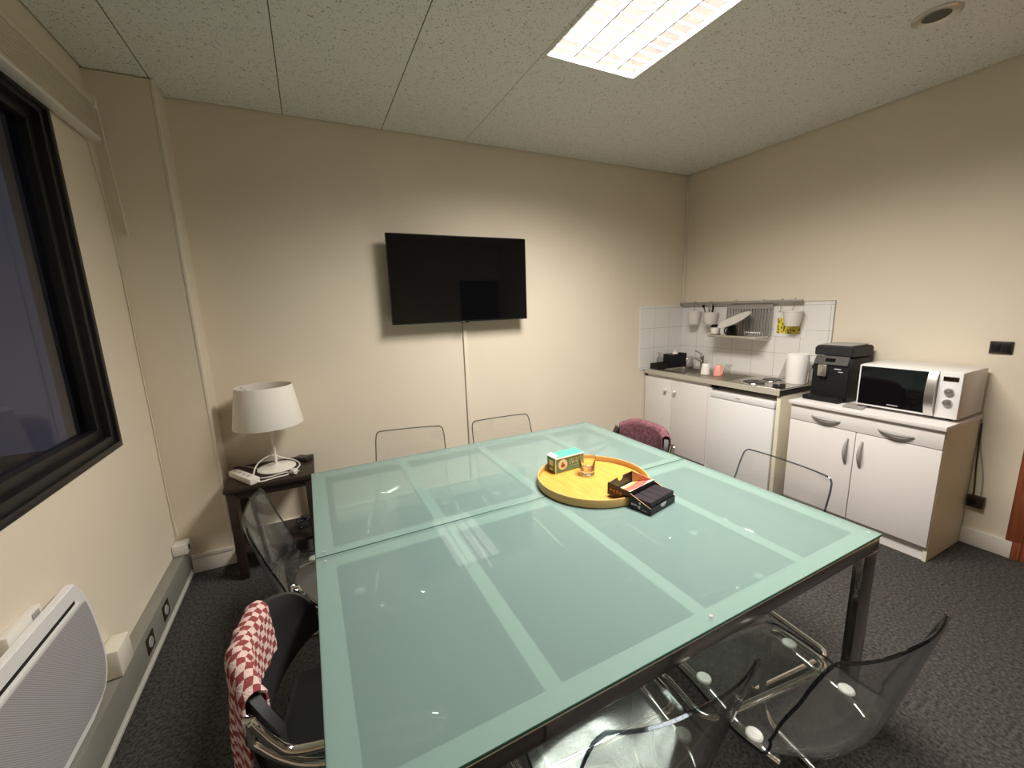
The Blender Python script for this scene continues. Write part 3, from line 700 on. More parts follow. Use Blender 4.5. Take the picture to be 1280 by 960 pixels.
bm = NB(); lathe(bm, [(0,-d-.0016),(.027,-d-.0016),(.027,-d-.0002)], (-w+.044,0,.040), 32, 'y'); lab = obj('round_label', bm, 'cream_ink', ca)
bm = NB(); prism(bm, [(-.011,-.012),(.011,-.012),(.012,.002),(.004,.006),(.002,.014),(-.005,.013),(-.007,.003),(-.012,.002)], -.0022, -.0016, 'xz')
bmesh.ops.translate(bm, vec=(-w+.044,-d,.038), verts=bm.verts); obj('picture', bm, 'brown_ink', lab)
bm = NB(); random.seed(3)
for row, (z, hh, n0) in enumerate(((.050,.012,6),(.034,.012,5),(.022,.004,9))):
    x = -w+.083+row*.004
    for k in range(n0):
        ww = random.choice((.007,.009,.010)) if hh > .005 else .005
        if k % 2 == 0 or hh < .005: box(bm, x, x+ww*.3, -d-.0014, -d-.0002, z, z+hh)
        else: box(bm, x, x+ww*.75, -d-.0014, -d-.0002, z+hh*.75, z+hh); box(bm, x+ww*.2, x+ww*.5, -d-.0014, -d-.0002, z, z+hh)
        x += ww+.0025
obj('lettering', bm, 'cream_ink', ca)
bm = NB(); box(bm, -w-.0012, -w-.0002, -.016, .016, .034, .060); box(bm, -w-.0012, -w-.0002, -.012, .012, .010, .020); obj('side_label', bm, 'cream_ink', ca)
# --- tumbler
gl = thing('tumbler', 'small clear glass tumbler on the round tray beside the green carton', 'glass', (-2.437,-1.618,zf), world=False)
def tumbler_bm(r0, r1, h, base=.012, th=.0025):
    return lathe(NB(), [(0,0),(r0-.003,0),(r0,.003),(r1,h),(r1-th,h),(r0-th,base+.004),(r0-th-.004,base),(0,base)], (0,0,0), 36)
obj('glass', tumbler_bm(.034,.041,.088,.020), 'tumbler', gl)
bm = NB()
for k in range(12):
    a = 2*pi*k/12; r = .0352; box(bm, r-.0006, r+.0012, -.003, .003, .006, .040, .0005, 1, mtx=Matrix.Rotation(a,4,'Z'))
obj('cut_facets', bm, 'tumbler', gl)
# --- black display box, its open lid and the slim packs in it
e1 = Vector((.976,.218,0)).normalized(); e2 = Vector((-e1.y,e1.x,0)); F0 = Vector((-2.458,-2.059,0)); ang = math.atan2(e1.y,e1.x)
bx = thing('display_box', 'open black cardboard box propped against the round tray', 'box', (F0.x,F0.y,t0), ang, world=False)
W, D = .176, .096; hf, hr = .028, .060; c = .002
bm = NB(); box(bm, 0, W, 0, D, 0, c); box(bm, 0, W, 0, c, c, hf); box(bm, 0, W, D-c, D, c, hr)
for x in (0, W-c): prism(bm, [(0,c),(D,c),(D,hr),(0,hf)], x, x+c, 'yz')
obj('body', bm, 'blk_card', bx)
bm = NB()
for x in (-.0006, W-.0014): prism(bm, [(0,hf),(D,hr),(D,hr+.0012),(0,hf+.0012)], x, x+.002, 'yz')
obj('cut_edge', bm, 'kraft', bx)
bm = NB(); prism(bm, [(W/2+.020*cos(pi+pi*k/12)*1, .027+.016*sin(pi+pi*k/12)) for k in range(13)], -.0009, .0004, 'xz'); obj('thumb_notch', bm, 'white_ink', bx)
bm = NB(); random.seed(5)
def blocky(bm, y0, z0, n, w, h):
    for k in range(n): box(bm, -.0010, -.0001, y0-k*w-w*.7, y0-k*w, z0+random.random()*.001, z0+h)
blocky(bm, D-.006, .016, 5, .0055, .008); blocky(bm, D-.038, .010, 2, .006, .013); blocky(bm, D-.055, .008, 7, .0035, .003)
t_ = bmesh.new(); bmesh.ops.create_circle(t_, cap_ends=True, radius=.0045, segments=16); bmesh.ops.rotate(t_, matrix=Matrix.Rotation(pi/2,3,'Y'), verts=t_.verts); bmesh.ops.translate(t_, vec=(-.0008,D-.046,.034), verts=t_.verts); merge(bm, t_)
obj('lettering', bm, 'white_ink', bx)
LD = .112; zn, zr, fb, ft = .050, .066, .018, .074     # lid: near bottom/top, far bottom/top
y0, y1 = D+.001, D+.001+LD
bm = NB(); prism(bm, [(y0,zn),(y1,fb),(y1,fb+c),(y0,zn+c)], 0, W, 'yz'); prism(bm, [(y0,zn),(y1,fb),(y1,ft),(y0,zr)], 0, c, 'yz')
lid = obj('lid', bm, 'blk_card', bx)
bm = NB(); nb = [(0,fb),(W,fb),(W,ft)] + [(W*.60,ft)] + [(W*.5+.020*cos(k*pi/10), ft-.02*sin(k*pi/10)) for k in range(11)] + [(W*.40,ft),(0,ft-.006)]
prism(bm, nb, y1, y1+c, 'xz'); obj('end_panel', bm, 'blk_card', lid)
bm = NB(); prism(bm, [(y0,zn),(y1,fb),(y1,ft),(y0,zr)], W-c, W, 'yz'); obj('side_panel', bm, 'kraft', lid)
bm = sheet(NB(), [[(x, y0+(y1-y0)*v, zn+.004+(fb-zn)*v+.014*(1-v)) for x in (c, W*.33, W*.66, W-c)] for v in (0,.33,.66,.95)], .001, uv=[[(x, v) for x in (0,.33,.66,1)] for v in (0,.33,.66,1)]); obj('printed_liner', bm, 'sunset', lid)
bm = NB()
for k in range(4): box(bm, -.0012, -.0001, y1-.022-k*.017, y1-.010-k*.017, .040-k*.001, .052)
for z in (.028,.062): box(bm, -.0012, -.0001, y1-.08, y1-.008, z-.0006, z+.0006)
obj('gold_print', bm, 'gold_ink', lid)
PK = []
for k, word in enumerate(('leftmost', 'second', 'third', 'rightmost')):
    bm = NB(); x0 = .004+k*.0423
    box(bm, x0, x0+.0405, .004, D-.006, .0025, .050, .0012, 1)
    bm.transform(Matrix.Translation((F0.x,F0.y,t0)) @ Matrix.Rotation(ang,4,'Z') @ Matrix.Translation((0,0,.001)))
    o = obj('slim_pack', bm, 'purple_card')
    tag(o, {0:'slim black pack at the printed left side of the open display box',1:'slim black pack second from the printed side of the display box',2:'slim black pack third from the printed side of the display box',3:'slim black pack farthest from the printed side of display box'}[k], 'pack', 'slim packs in the open display box')

# ================================================================== SIDE TABLE AND LAMP
SX0, SX1, SY0, SY1, SZ = -4.128, -3.652, -.460, -.045, .585
st = thing('side_table', 'dark brown side table with lower shelf beside the pilaster', 'side table', (-3.89,-.25,0))
bm = box(NB(), SX0, SX1, SY0, SY1, SZ-.028, SZ, .003); obj('top', bm, 'dark_wood', st)
for x in (SX0+.012, SX1-.057):
    for y in (SY0+.012, SY1-.057): obj('leg', box(NB(), x, x+.045, y, y+.045, 0, SZ-.028, .002), 'dark_wood', st)
for y in (SY0+.02, SY1-.04): obj('apron', box(NB(), SX0+.057, SX1-.057, y, y+.02, SZ-.075, SZ-.028), 'dark_wood', st)
bm = box(NB(), SX0+.014, SX1-.014, SY0+.05, SY1-.05, .135, .155, .002); obj('shelf', bm, 'dark_wood', st)
LC = Vector((-3.868,-.225,0))
lm = thing('table_lamp', 'white table lamp with tapered fabric shade on the side table', 'lamp', (LC.x,LC.y,SZ))
z = SZ+.0008
obj('base', lathe(NB(), [(0,z),(.105,z),(.112,z+.004),(.110,z+.010),(.09,z+.016),(.03,z+.022),(.012,z+.034),(0,z+.034)], LC, 48), 'lamp_white', lm)
obj('pole', lathe(NB(), [(0,z+.03),(.009,z+.03),(.009,.95),(.016,.955),(.016,.99),(0,.99)], LC, 20), 'lamp_white', lm)
SC = LC+Vector((-.008,0,0))
obj('shade', lathe(NB(), [(.196,.882),(.1965,.884),(.157,1.130),(.1565,1.131),(.155,1.130),(.1945,.884),(.196,.882)], SC, 64), 'shade', lm)
bm = NB()
for k in range(3):
    a = 2*pi*k/3+.5; tube(bm, [(SC.x+.155*cos(a),SC.y+.155*sin(a),1.124),(LC.x+.018*cos(a),LC.y+.018*sin(a),1.02)], .0018, 6)
lathe(bm, [(.018,1.016),(.022,1.016),(.022,1.022),(.018,1.022)], LC, 20); obj('shade_carrier', bm, 'grey_metal', lm)
obj('bulb', lathe(NB(), [(0,.99),(.013,.99),(.013,1.01),(.026,1.04),(.030,1.06),(.024,1.085),(0,1.095)], LC, 24), 'porcelain', lm)
ps = thing('power_strip', 'white power strip with coiled cord at the foot of the lamp', 'power strip', (-4.035,-.335,SZ+.001), math.atan2(-.22,.135), world=False)
bm = box(NB(), -.135, .135, -.028, .028, 0, .036, .006); obj('body', bm, 'white_pl', ps)
for k in range(4):
    bm = NB(); lathe(bm, [(0,.0348),(.017,.0348),(.019,.0366),(.0205,.0366),(.0205,.0355)], (-.098+k*.052,0,0), 20); so = obj('socket', bm, 'white_pl', ps)
    bm = NB(); box(bm, -.112+k*.052, -.084+k*.052, -.010, .010, .0352, .0362, .0004, 1); obj('socket_holes', bm, 'grey_pl', so)
im = (Matrix.Translation((-4.035,-.335,SZ+.001)) @ Matrix.Rotation(math.atan2(-.22,.135),4,'Z')).inverted()
q = SZ+.0065
cp = [(-3.965,-.445,q+.006),(-3.93,-.46+.02,q),(-3.86,-.415,q),(-3.80,-.40,q),(-3.755,-.33,q),(-3.735,-.25,q+.004),(-3.77,-.16,q+.010),(-3.83,-.14,q+.030),(-3.895,-.19,q+.075),(-3.965,-.245,q+.052),(-3.985,-.33,q+.010),(-3.95,-.375,q),(-3.89,-.385,q),(-3.82,-.372,q+.006),(-3.775,-.39,q+.004)]
bm = tube(NB(), [im @ Vector(p) for p in spline(cp, 8)], .0042, 8); obj('cord', bm, 'white_pl', ps)
bm = NB(); lathe(bm, [(0,-.022),(.012,-.022),(.019,-.010),(.019,.012),(0,.012)], (0,0,0), 20, 'x'); tube(bm, [(.012,-.008,0),(.030,-.008,0)], .0023, 6); tube(bm, [(.012,.008,0),(.030,.008,0)], .0023, 6)
bm.transform(im @ Matrix.Translation((-3.762,-.400,SZ+.0205)) @ Matrix.Rotation(R(-35),4,'Z')); obj('plug', bm, 'white_pl', ps)
lc = [(LC.x-.10,LC.y+.03,SZ+.007),(-4.00,-.16,SZ+.005),(-4.05,-.10,SZ+.005),(-4.08,-.07,SZ+.005)]
lcd = tube(NB(), spline(lc, 8), .0035, 8); obj('cord', lcd, 'lamp_white', lm)
bm = NB(); box(bm, -.055, .055, -.034, .034, 0, .024, .006); bm.transform(Matrix.Translation((-3.715,-.150,SZ+.001)) @ Matrix.Rotation(R(-38),4,'Z'))
wl = obj('power_adapter', bm, 'blk_soft'); tag(wl, 'small black adapter box on the side table behind the lamp foot', 'adapter')
bm = NB(); box(bm, -.045, .045, -.026, .026, .0247, .0262, .0005, 1); bm.transform(Matrix.Translation((-3.715,-.150,SZ+.001)) @ Matrix.Rotation(R(-38),4,'Z')); obj('glossy_lid', bm, 'blk_gloss', wl)
bm = tube(NB(), spline([(-3.80,-.022,.50),(-3.765,-.028,.46),(-3.72,-.035,.40),(-3.70,-.036,.30),(-3.69,-.036,.20),(-3.70,-.034,.135)], 6), .0035, 6)
tag(obj('cable', bm, 'white_pl'), 'white cable hanging down the wall behind the side table', 'cable')
bm = NB(); random.seed(11); pp = []
for k in range(26): pp.append((-3.745+.045*cos(k*1.9)+random.uniform(-.012,.012), -.24+.04*sin(k*2.3)+random.uniform(-.012,.012), .168+.055*(k % 7)/7))
tube(bm, spline(pp, 5), .006, 6); box(bm, -3.79, -3.72, -.285, -.225, .156, .19, .006)
tag(obj('cable_bundle', bm, 'blk_soft'), 'tangled black cable bundle on the lower shelf of side table', 'cable')

# ================================================================== KITCHEN CORNER
KX, KL, KZ = -.53, -1.385, .890
sc_ = thing('sink_cabinet', 'white sink cabinet with two doors and round knobs', 'cabinet', (-.26,-.4,0))
bm = NB(); box(bm, -.495, -.02, -.79, -.766, 0, .80); box(bm, -.495, -.02, -.03, -.012, 0, .80); box(bm, -.05, -.03, -.766, -.03, .09, .80); box(bm, -.495, -.05, -.766, -.03, .08, .098); box(bm, -.47, -.455, -.766, -.03, 0, .08)
box(bm, -.495, -.47, -.766, -.03, .80, .845)
obj('carcass', bm, 'white_lam', sc_)
bm = box(NB(), -.512, -.470, -.792, -.764, 0, .815, .002); obj('stile', bm, 'white_lam', sc_)
for ya, yb, yk in ((-.360,-.014,-.303),(-.762,-.364,-.417)):
    dr = obj('door', box(NB(), -.514, -.496, ya, yb, .10, .818, .003), 'white_lam', sc_)
    bm = NB(); lathe(bm, [(0,-.552),(.010,-.551),(.0165,-.544),(.0165,-.536),(.008,-.527),(.006,-.514),(0,-.514)], (0,yk,.716), 24, 'x'); obj('knob', bm, 'porcelain', dr)
fr = thing('mini_fridge', 'small white refrigerator under the worktop', 'refrigerator', (-.27,-1.07,0))
bm = box(NB(), -.485, -.05, -1.346, -.800, .012, .800, .004); obj('body', bm, 'white_enamel', fr)
dr = obj('door', box(NB(), -.526, -.489, -1.346, -.800, .07, .738, .006), 'white_enamel', fr)
tp = obj('top_panel', box(NB(), -.526, -.484, -1.346, -.800, .742, .798, .005), 'white_enamel', fr)
obj('badge', box(NB(), -.5272, -.5255, -1.075, -1.035, .765, .772), 'grey_pl', tp)
obj('plinth', box(NB(), -.49, -.46, -1.34, -.806, 0, .068), 'grey_pl', fr)
bm = NB(); box(bm, -.512, -.02, -1.382, -1.353, 0, .848, .002); tag(obj('end_panel', bm, 'cream_lam'), 'pale end panel between the small refrigerator and the base cabinet', 'panel')
# worktop with the opening for the basin
BX0, BX1, BYA, BYB = -.445, -.155, -.545, -.175
wt = thing('kitchen_worktop', 'beige kitchen worktop with black end over sink cabinet and refrigerator', 'worktop', (-.27,-.7,.85))
bm = NB(); m_ = .006
box(bm, KX, -.010, KL+.006, BYA-m_, .850, KZ); box(bm, KX, -.010, BYB+m_, -.010, .850, KZ)
box(bm, KX, BX0-m_, BYA-m_, BYB+m_, .850, KZ); box(bm, BX1+m_, -.010, BYA-m_, BYB+m_, .850, KZ)
obj('slab', bm, 'worktop', wt)
obj('end_strip', box(NB(), KX+.002, -.012, KL, KL+.006, .851, KZ-.0005), 'blk_edge', wt)
sk = thing('sink_unit', 'stainless steel sink top with basin, drainer and two hotplates', 'sink', (-.27,-.7,KZ))
bm = NB(); z = KZ+.0008; zt = KZ+.006
PX0, PX1, PYA, PYB = KX+.022, -.035, -1.372, -.06
box(bm, PX0, PX1, PYA, BYA, z, zt, .0015, 1); box(bm, PX0, PX1, BYB, PYB, z, zt, .0015, 1)
box(bm, PX0, BX0, BYA, BYB, z, zt, .0015, 1); box(bm, BX1, PX1, BYA, BYB, z, zt, .0015, 1)
obj('top_plate', bm, 'steel', sk)
bm = NB(); b = KZ-.0
t_ = bmesh.new(); rr = [(.0,0),(.012,-.09),(.035,-.125)]
grid = []
for o_, dz in ((0,0),(.004,-.02),(.008,-.10),(.03,-.128)):
    pts = fillet([(BX0+o_,BYA+o_,zt+dz-.001),(BX1-o_,BYA+o_,zt+dz-.001),(BX1-o_,BYB-o_,zt+dz-.001),(BX0+o_,BYB-o_,zt+dz-.001)], .06, 6, True); grid.append([bm.verts.new(p) for p in pts])
for A, B in zip(grid, grid[1:]):
    for j in range(len(A)): bm.faces.new((A[j], A[(j+1) % len(A)], B[(j+1) % len(A)], B[j]))
bm.faces.new(grid[-1]); t_.free(); obj('basin', bm, 'steel', sk)
bm = lathe(NB(), [(0,zt-.124),(.03,zt-.124),(.032,zt-.127),(0,zt-.127)], ((BX0+BX1)/2,(BYA+BYB)/2,0), 24); obj('drain', bm, 'chrome', sk)
bm = NB()
for k in range(9): box(bm, -.44+k*.035, -.428+k*.035, -.93, -.58, zt-.001, zt+.004, .0018, 2)
obj('drainer_ribs', bm, 'steel', sk)
for (x, y, r) in ((-.405,-1.105,.088),(-.215,-1.125,.072)):
    hp = obj('hotplate', lathe(NB(), [(0,zt+.010),(.018,zt+.009),(.022,zt+.011),(r-.012,zt+.012),(r-.006,zt+.009),(r-.006,zt-.0002),(0,zt-.0002)], (x,y,0), 40), 'hot', sk)
    obj('trim_ring', lathe(NB(), [(r-.005,zt+.006),(r,zt+.007),(r+.004,zt+.002),(r+.004,zt-.0002),(r-.005,zt-.0002)], (x,y,0), 40), 'chrome', hp)
fc = thing('mixer_tap', 'chrome mixer tap with lever behind the steel basin', 'tap', (-.10,-.36,zt), world=False)
obj('body', lathe(NB(), [(0,.0008),(.026,.0008),(.026,.008),(.021,.012),(.021,.105),(.024,.11),(.022,.13),(0,.136)], (0,0,0), 28), 'chrome', fc)
bm = tube(NB(), fillet([(-.015,.0,.075),(-.10,.02,.115),(-.175,.035,.115),(-.182,.036,.085)], .025, 6), .011, 12); obj('spout', bm, 'chrome', fc)
bm = tube(NB(), spline([(0,0,.128),(.0,.03,.150),(-.01,.085,.172)], 5), [.009]*6+[.008]*5, 10); obj('lever', bm, 'chrome', fc)
og = thing('sink_caddy', 'black two level caddy standing against the wall beside the basin', 'caddy', (-.29,-.115,zt))
def tray_bm(x0, x1, y0, y1, z0, z1, t=.004):
    bm = NB(); box(bm, x0, x1, y0, y1, z0, z0+t); box(bm, x0, x1, y0, y0+t, z0+t, z1); box(bm, x0, x1, y1-t, y1, z0+t, z1); box(bm, x0, x0+t, y0+t, y1-t, z0+t, z1); box(bm, x1-t, x1, y0+t, y1-t, z0+t, z1); return bm
zz = zt+.0008
obj('low_tray', tray_bm(-.498, -.325, -.150, -.062, zz, zz+.055), 'blk', og)
obj('tall_bin', tray_bm(-.322, -.085, -.152, -.062, zz, zz+.135), 'blk', og)
def bottle(x, y, z0, r, h, neck, label, cat, cap='white_pl', body='bottle', pump=False):
    t = thing('soap_bottle', label, cat, (x,y,z0), world=False)
    obj('bottle_body', lathe(NB(), [(0,0),(r-.004,0),(r,.004),(r,h*.68),(r*.75,h*.80),(neck,h*.86),(neck,h*.93),(0,h*.93)], (0,0,0), 24), body, t)
    bm = lathe(NB(), [(0,h*.90),(neck*1.25,h*.90),(neck*1.25,h),(0,h)], (0,0,0), 20)
    if pump: tube(bm, [(0,0,h),(0,0,h*1.13),(-.035,0,h*1.13)], .005, 8)
    obj('cap', bm, cap, t); return t
bottle(-.415, -.105, zz+.005, .030, .135, .010, 'clear spray bottle in the low front tray of the black caddy', 'bottle', 'grey_pl', pump=True)
bottle(-.20, -.105, zz+.005, .032, .175, .012, 'white capped bottle rising from the tall black caddy bin', 'bottle', 'white_pl', 'porcelain')
bm = NB(); prism(bm, [(-.235,zz+.11),(-.29,zz+.145),(-.31,zz+.14),(-.26,zz+.09)], -.13, -.08, 'xz'); bmesh.ops.translate(bm, vec=(0,.0,0), verts=bm.verts)
tag(obj('sponge', bm, 'grey_cloth'), 'grey sponge sticking out of the tall caddy bin', 'sponge')
bm = NB(); prism(bm, [(-.155,zt+.001),(-.085,zt+.001),(-.092,zt+.06),(-.108,zt+.115),(-.135,zt+.06)], -.25, -.222, 'xz', bev=.005)
tag(obj('dish_cloth', bm, 'grey_cloth'), 'grey peaked cloth between black caddy and chrome tap', 'cloth')
def mug(name, x, y, z0, r0, r1, h, m, label, cat, handle=None, upside=False, group=None):
    t = thing(name, label, cat, (x,y,z0), world=False)
    pr_ = [(0,.006),(r0-.006,.006),(r1-.005,h),(r1-.001,h),(r1,h-.003),(r0,.004),(r0-.004,0),(0,0)]
    if upside: pr_ = [(r, h-q_) for r, q_ in pr_]
    obj('cup', lathe(NB(), pr_, (0,0,0), 32), m, t)
    if handle is not None:
        zs = lambda v: h-v if upside else v
        rm_ = (r0+r1)/2
        p = [(rm_-.003,0,zs(h*.82)),(rm_+.018,0,zs(h*.85)),(rm_+.030,0,zs(h*.62)),(rm_+.028,0,zs(h*.38)),(rm_+.010,0,zs(h*.20)),(rm_-.004,0,zs(h*.20))]
        bm = tube(NB(), spline(p, 5), .0048, 10); bm.transform(Matrix.Rotation(handle,4,'Z')); obj('handle', bm, m, t)
    return t
mug('white_tumbler', -.385, -.625, zt+.0045, .030, .041, .098, 'porcelain', 'white tumbler turned upside down on the drainer', 'cup', upside=True)
mug('pink_mug', -.355, -.735, zt+.0045, .033, .042, .095, 'pink', 'pink mug turned upside down beside the white tumbler', 'mug', handle=R(-115), upside=True)
for (x, y, lab) in ((-.285,-.775,'small clear glass just behind the pink mug'), (-.20,-.72,'small clear glass at the back of the drainer near the tap')):
    t = thing('drinking_glass', lab, 'glass', (x,y,zt+.0045), world=False, group='clear glasses on the drainer')
    obj('glass', lathe(NB(), [(0,.078),(.030,.080),(.0345,0),(.0325,0),(.028,.075),(0,.073)], (0,0,0), 28), 'tumbler', t)
pr2 = thing('paper_towel_roll', 'white paper towel roll standing at the end of the worktop', 'paper towel', (-.165,-1.285,zt+.0006), world=False)
obj('roll', lathe(NB(), [(.022,0),(.072,0),(.0745,.004),(.0745,.226),(.072,.230),(.022,.230),(.022,0)], (0,0,0), 48), 'tissue', pr2)
grid = []
for i in range(9):
    v = i/8; row = []
    for j in range(9):
        u = j/8; row.append((.022+.045*u+.012*sin(u*3)*v, .0745+.004*(1-u)+.105*u*(1-.65*v), .005+.222*v-.0*u))
    grid.append(row)
obj('loose_sheet', sheet(NB(), grid, .0012), 'film', pr2, smooth=60)
bm = NB(); lathe(bm, [(0,0),(.018,0),(.020,.006),(.018,.022),(0,.024)], (-.455,-1.302,zt+.0008), 16); lathe(bm, [(0,0),(.018,0),(.020,.006),(.018,.026),(0,.028)], (-.425,-1.335,zt+.0008), 16); box(bm, -.46, -.42, -1.34, -1.296, zt+.001, zt+.012, .003)
tag(obj('bottle_stopper', bm, 'blk_soft'), 'small lumpy black piece lying between the hotplate and paper roll', 'stopper')
# --- rail with hanging things
rl = thing('kitchen_rail', 'grey metal hanging rail along the top of the tiles', 'rail', (-.045,-.6,1.53))
bm = NB(); box(bm, -.060, -.038, -1.215, -.012, 1.524, 1.546, .004); obj('bar', bm, 'grey_metal', rl)
for y in (-.08, -.62, -1.17):
    bm = NB(); box(bm, -.040, -.0008, y-.012, y+.012, 1.527, 1.543, .003); obj('bracket', bm, 'grey_metal', rl)
def hook(y, drop, label):
    z = 1.524; bm = tube(NB(), spline([(-.036,y,z+.016),(-.040,y,z+.0275),(-.056,y,z+.0275),(-.064,y,z+.012),(-.062,y,z-drop*.5),(-.060,y,z-drop),(-.068,y,z-drop-.012),(-.080,y,z-drop-.004)], 6), .0028, 8)
    return tag(obj('hook', bm, 'grey_metal'), label, 'hook', 'hooks on the kitchen rail')
def pot(x, y, z0, r, h, label, tilt=0, name='hanging_pot'):
    t = thing(name, label, 'pot', (x,y,z0), world=False)
    obj('pot_body', lathe(NB(), [(0,.005),(r*.70,.005),(r*.96,h),(r,h),(r,h-.008),(r*.88,h*.4),(r*.74,0),(0,0)], (0,0,0), 36), 'pot', t)
    bm = lathe(NB(), [(r*.99,h-.010),(r*1.04,h-.008),(r*1.04,h+.001),(r*.97,h+.001)], (0,0,0), 36); obj('lip', bm, 'pot', t)
    return t
hook(-.20, .045, 'thin grey hook at the corner end of rail holding the empty pot')
hook(-.385, .050, 'thin grey hook on the rail above the utensil pot')
hook(-1.055, .065, 'thin bare grey hook on the rail above the white notice')
hook(-1.155, .045, 'thin grey hook on the rail holding the right hand pot')
pot(-.090, -.225, 1.330, .062, .125, 'white pot hanging at the corner end of the rail')
pot(-.090, -1.172, 1.335, .068, .120, 'white pot hanging in front of the yellow notice')
up_ = pot(-.090, -.415, 1.335, .066, .112, 'white hanging pot filled with cooking utensils')
for k, (dx, dy, hh, m) in enumerate(((-.03,.05,.06,'blk'),(.0,.025,.07,'grey_metal'),(.01,-.01,.075,'blk'),(-.01,-.035,.06,'blk'),(.02,.0,.055,'grey_metal'))):
    p0 = Vector((-.090+dx*.6, -.415+dy*.25, 1.352)); p1 = Vector((-.090+dx*1.1, -.415+dy*1.15, 1.335+.112+hh))
    bm = tube(NB(), [p0, p0.lerp(p1,.6), p1], [.004,.004,.006], 8)
    if k == 0: lathe(bm, [(0,-.004),(.016,-.003),(.016,.003),(0,.004)], p1, 16, 'x')
    nm = ('ladle','whisk_handle','spatula_handle','knife_handle','spoon_handle')[k]
    tag(obj(nm, bm, m), ('black ladle leaning to the left in the hanging utensil pot','short grey metal handle at left of the utensil pot','tallest black handle in the middle of utensil pot','black handle leaning right in the hanging utensil pot','short grey metal handle at the front of utensil pot')[k], 'utensil', 'utensils in the hanging pot')
# --- dish rack
dk = thing('dish_rack', 'grey metal dish rack hanging from the rail over the drainer', 'dish rack', (-.1,-.73,1.23))
bm = NB(); y0, y1, zb, zt2 = -.972, -.555, 1.235, 1.508
tube(bm, fillet([(-.040,y0,zb),(-.040,y0,zt2),(-.040,y1,zt2),(-.040,y1,zb)], .015, 4, True), .005, 8, True); 
for k in range(15): box(bm, -.046, -.034, y0+.026+k*.0262-.0075, y0+.026+k*.0262+.0075, zb+.004, zt2-.03, .002, 1)
box(bm, -.044, -.036, y0+.004, y1-.004, zt2-.034, zt2-.004, .001, 1)
obj('back_grid', bm, 'grey_metal', dk)
bm = NB()
for y in (y0+.08, y1-.08): tube(bm, [(-.030,y,zt2-.002),(-.030,y,1.53),(-.034,y,1.552),(-.062,y,1.552),(-.0665,y,1.535)], .003, 6)
obj('hanger', bm, 'grey_metal', dk)
bm = NB(); SY0_, SY1_, SXF = -.965, -.50, -.225
box(bm, SXF, -.048, SY0_, SY1_, 1.226, 1.232, .002, 1)
for a in ((SXF,SXF+.006,SY0_,SY1_),(SXF+.006,-.048,SY1_-.006,SY1_),(SXF+.006,-.048,SY0_,SY0_+.006)): box(bm, *a, 1.232, 1.246, .001, 1)
obj('shelf', bm, 'alu', dk)
bm = NB()
for k in range(9): tube(bm, fillet([(-.07,-.80-.017*k,1.232),(-.07,-.80-.017*k,1.285),(-.13,-.80-.017*k,1.285),(-.13,-.80-.017*k,1.232)], .02, 4), .0022, 6)
obj('plate_wires', bm, 'alu', dk)
# plate leaning
pl_ = thing('leaning_plate', 'large pale plate lying tilted over the black mug in the dish rack', 'plate', (-.125,-.70,1.334))
bm = lathe(NB(), [(0,.0),(.075,.0),(.115,.014),(.128,.018),(.128,.021),(.112,.018),(.072,.005),(0,.005)], (0,0,0), 48)
bm.transform(Matrix.Translation((-.190,-.745,1.366)) @ Matrix.Rotation(R(-17),4,'X') @ Matrix.Rotation(R(-24),4,'Y') @ Matrix.Scale(1.12,4)); obj('disc', bm, 'pot', pl_)
cn = thing('jar', 'white jar with a black lid on the left of the dish rack shelf', 'jar', (-.165,-.535,1.2465), world=False)
obj('jar_body', lathe(NB(), [(0,0),(.032,0),(.040,.008),(.042,.05),(.036,.066),(0,.066)], (0,0,0), 32), 'porcelain', cn)
obj('lid', lathe(NB(), [(0,.0665),(.044,.0665),(.044,.074),(.030,.090),(0,.094)], (0,0,0), 32), 'blk', cn)
mug('dark_mug', -.185, -.715, 1.2465, .034, .042, .088, 'blk', 'black mug upside down in the middle of the dish rack shelf', 'mug', handle=R(95), upside=True)
# --- notice
nt_ = thing('notice_sheet', 'white notice with yellow print fixed to the tiles under the rail', 'notice', (-.011,-1.11,1.24))
obj('sheet', box(NB(), -.0125, -.0105, -1.24, -.992, 1.240, 1.452), 'paper', nt_)
obj('top_bar', box(NB(), -.0150, -.0126, -1.245, -.990, 1.444, 1.458, .0006, 1), 'white_pl', nt_)
obj('yellow_print', box(NB(), -.0134, -.0126, -1.195, -1.008, 1.268, 1.395), 'yellow', nt_)

# ================================================================== BASE CABINET WITH APPLIANCES
bc = thing('base_cabinet', 'white base cabinet with grey bow handles under the microwave', 'cabinet', (-.25,-1.855,0))
CY0, CY1 = -2.262, -1.447
bm = NB(); box(bm, -.472, -.022, CY0, CY0+.018, 0, .806); box(bm, -.472, -.022, CY1-.018, CY1, 0, .806); box(bm, -.470, -.03, CY0+.018, CY1-.018, .088, .104); box(bm, -.472, -.04, CY0+.018, CY1-.018, .780, .805); box(bm, -.04, -.03, CY0+.018, CY1-.018, .104, .78)
obj('carcass', bm, 'cream_lam', bc)
obj('plinth', box(NB(), -.462, -.446, CY0+.018, CY1-.018, .0, .082), 'white_lam', bc)
obj('counter_top', box(NB(), -.508, -.015, CY0-.006, CY1+.010, .8065, .833, .003), 'white_lam', bc)
def bow_handle(a, b, parent):
    a, b = Vector(a), Vector(b); n = 14; bm = NB(); pts = []; rad = []
    for k in range(n+1):
        t = k/n; p = a.lerp(b,t); p.x -= .002+.026*sin(pi*t)**.7; pts.append(p); rad.append(.0055+.0055*sin(pi*t))
    tube(bm, pts, rad, 10); tube(bm, [a+Vector((.004,0,0)), a-Vector((.004,0,0))], .007, 10); tube(bm, [b+Vector((.004,0,0)), b-Vector((.004,0,0))], .007, 10)
    return obj('handle', bm, 'grey_pl', parent)
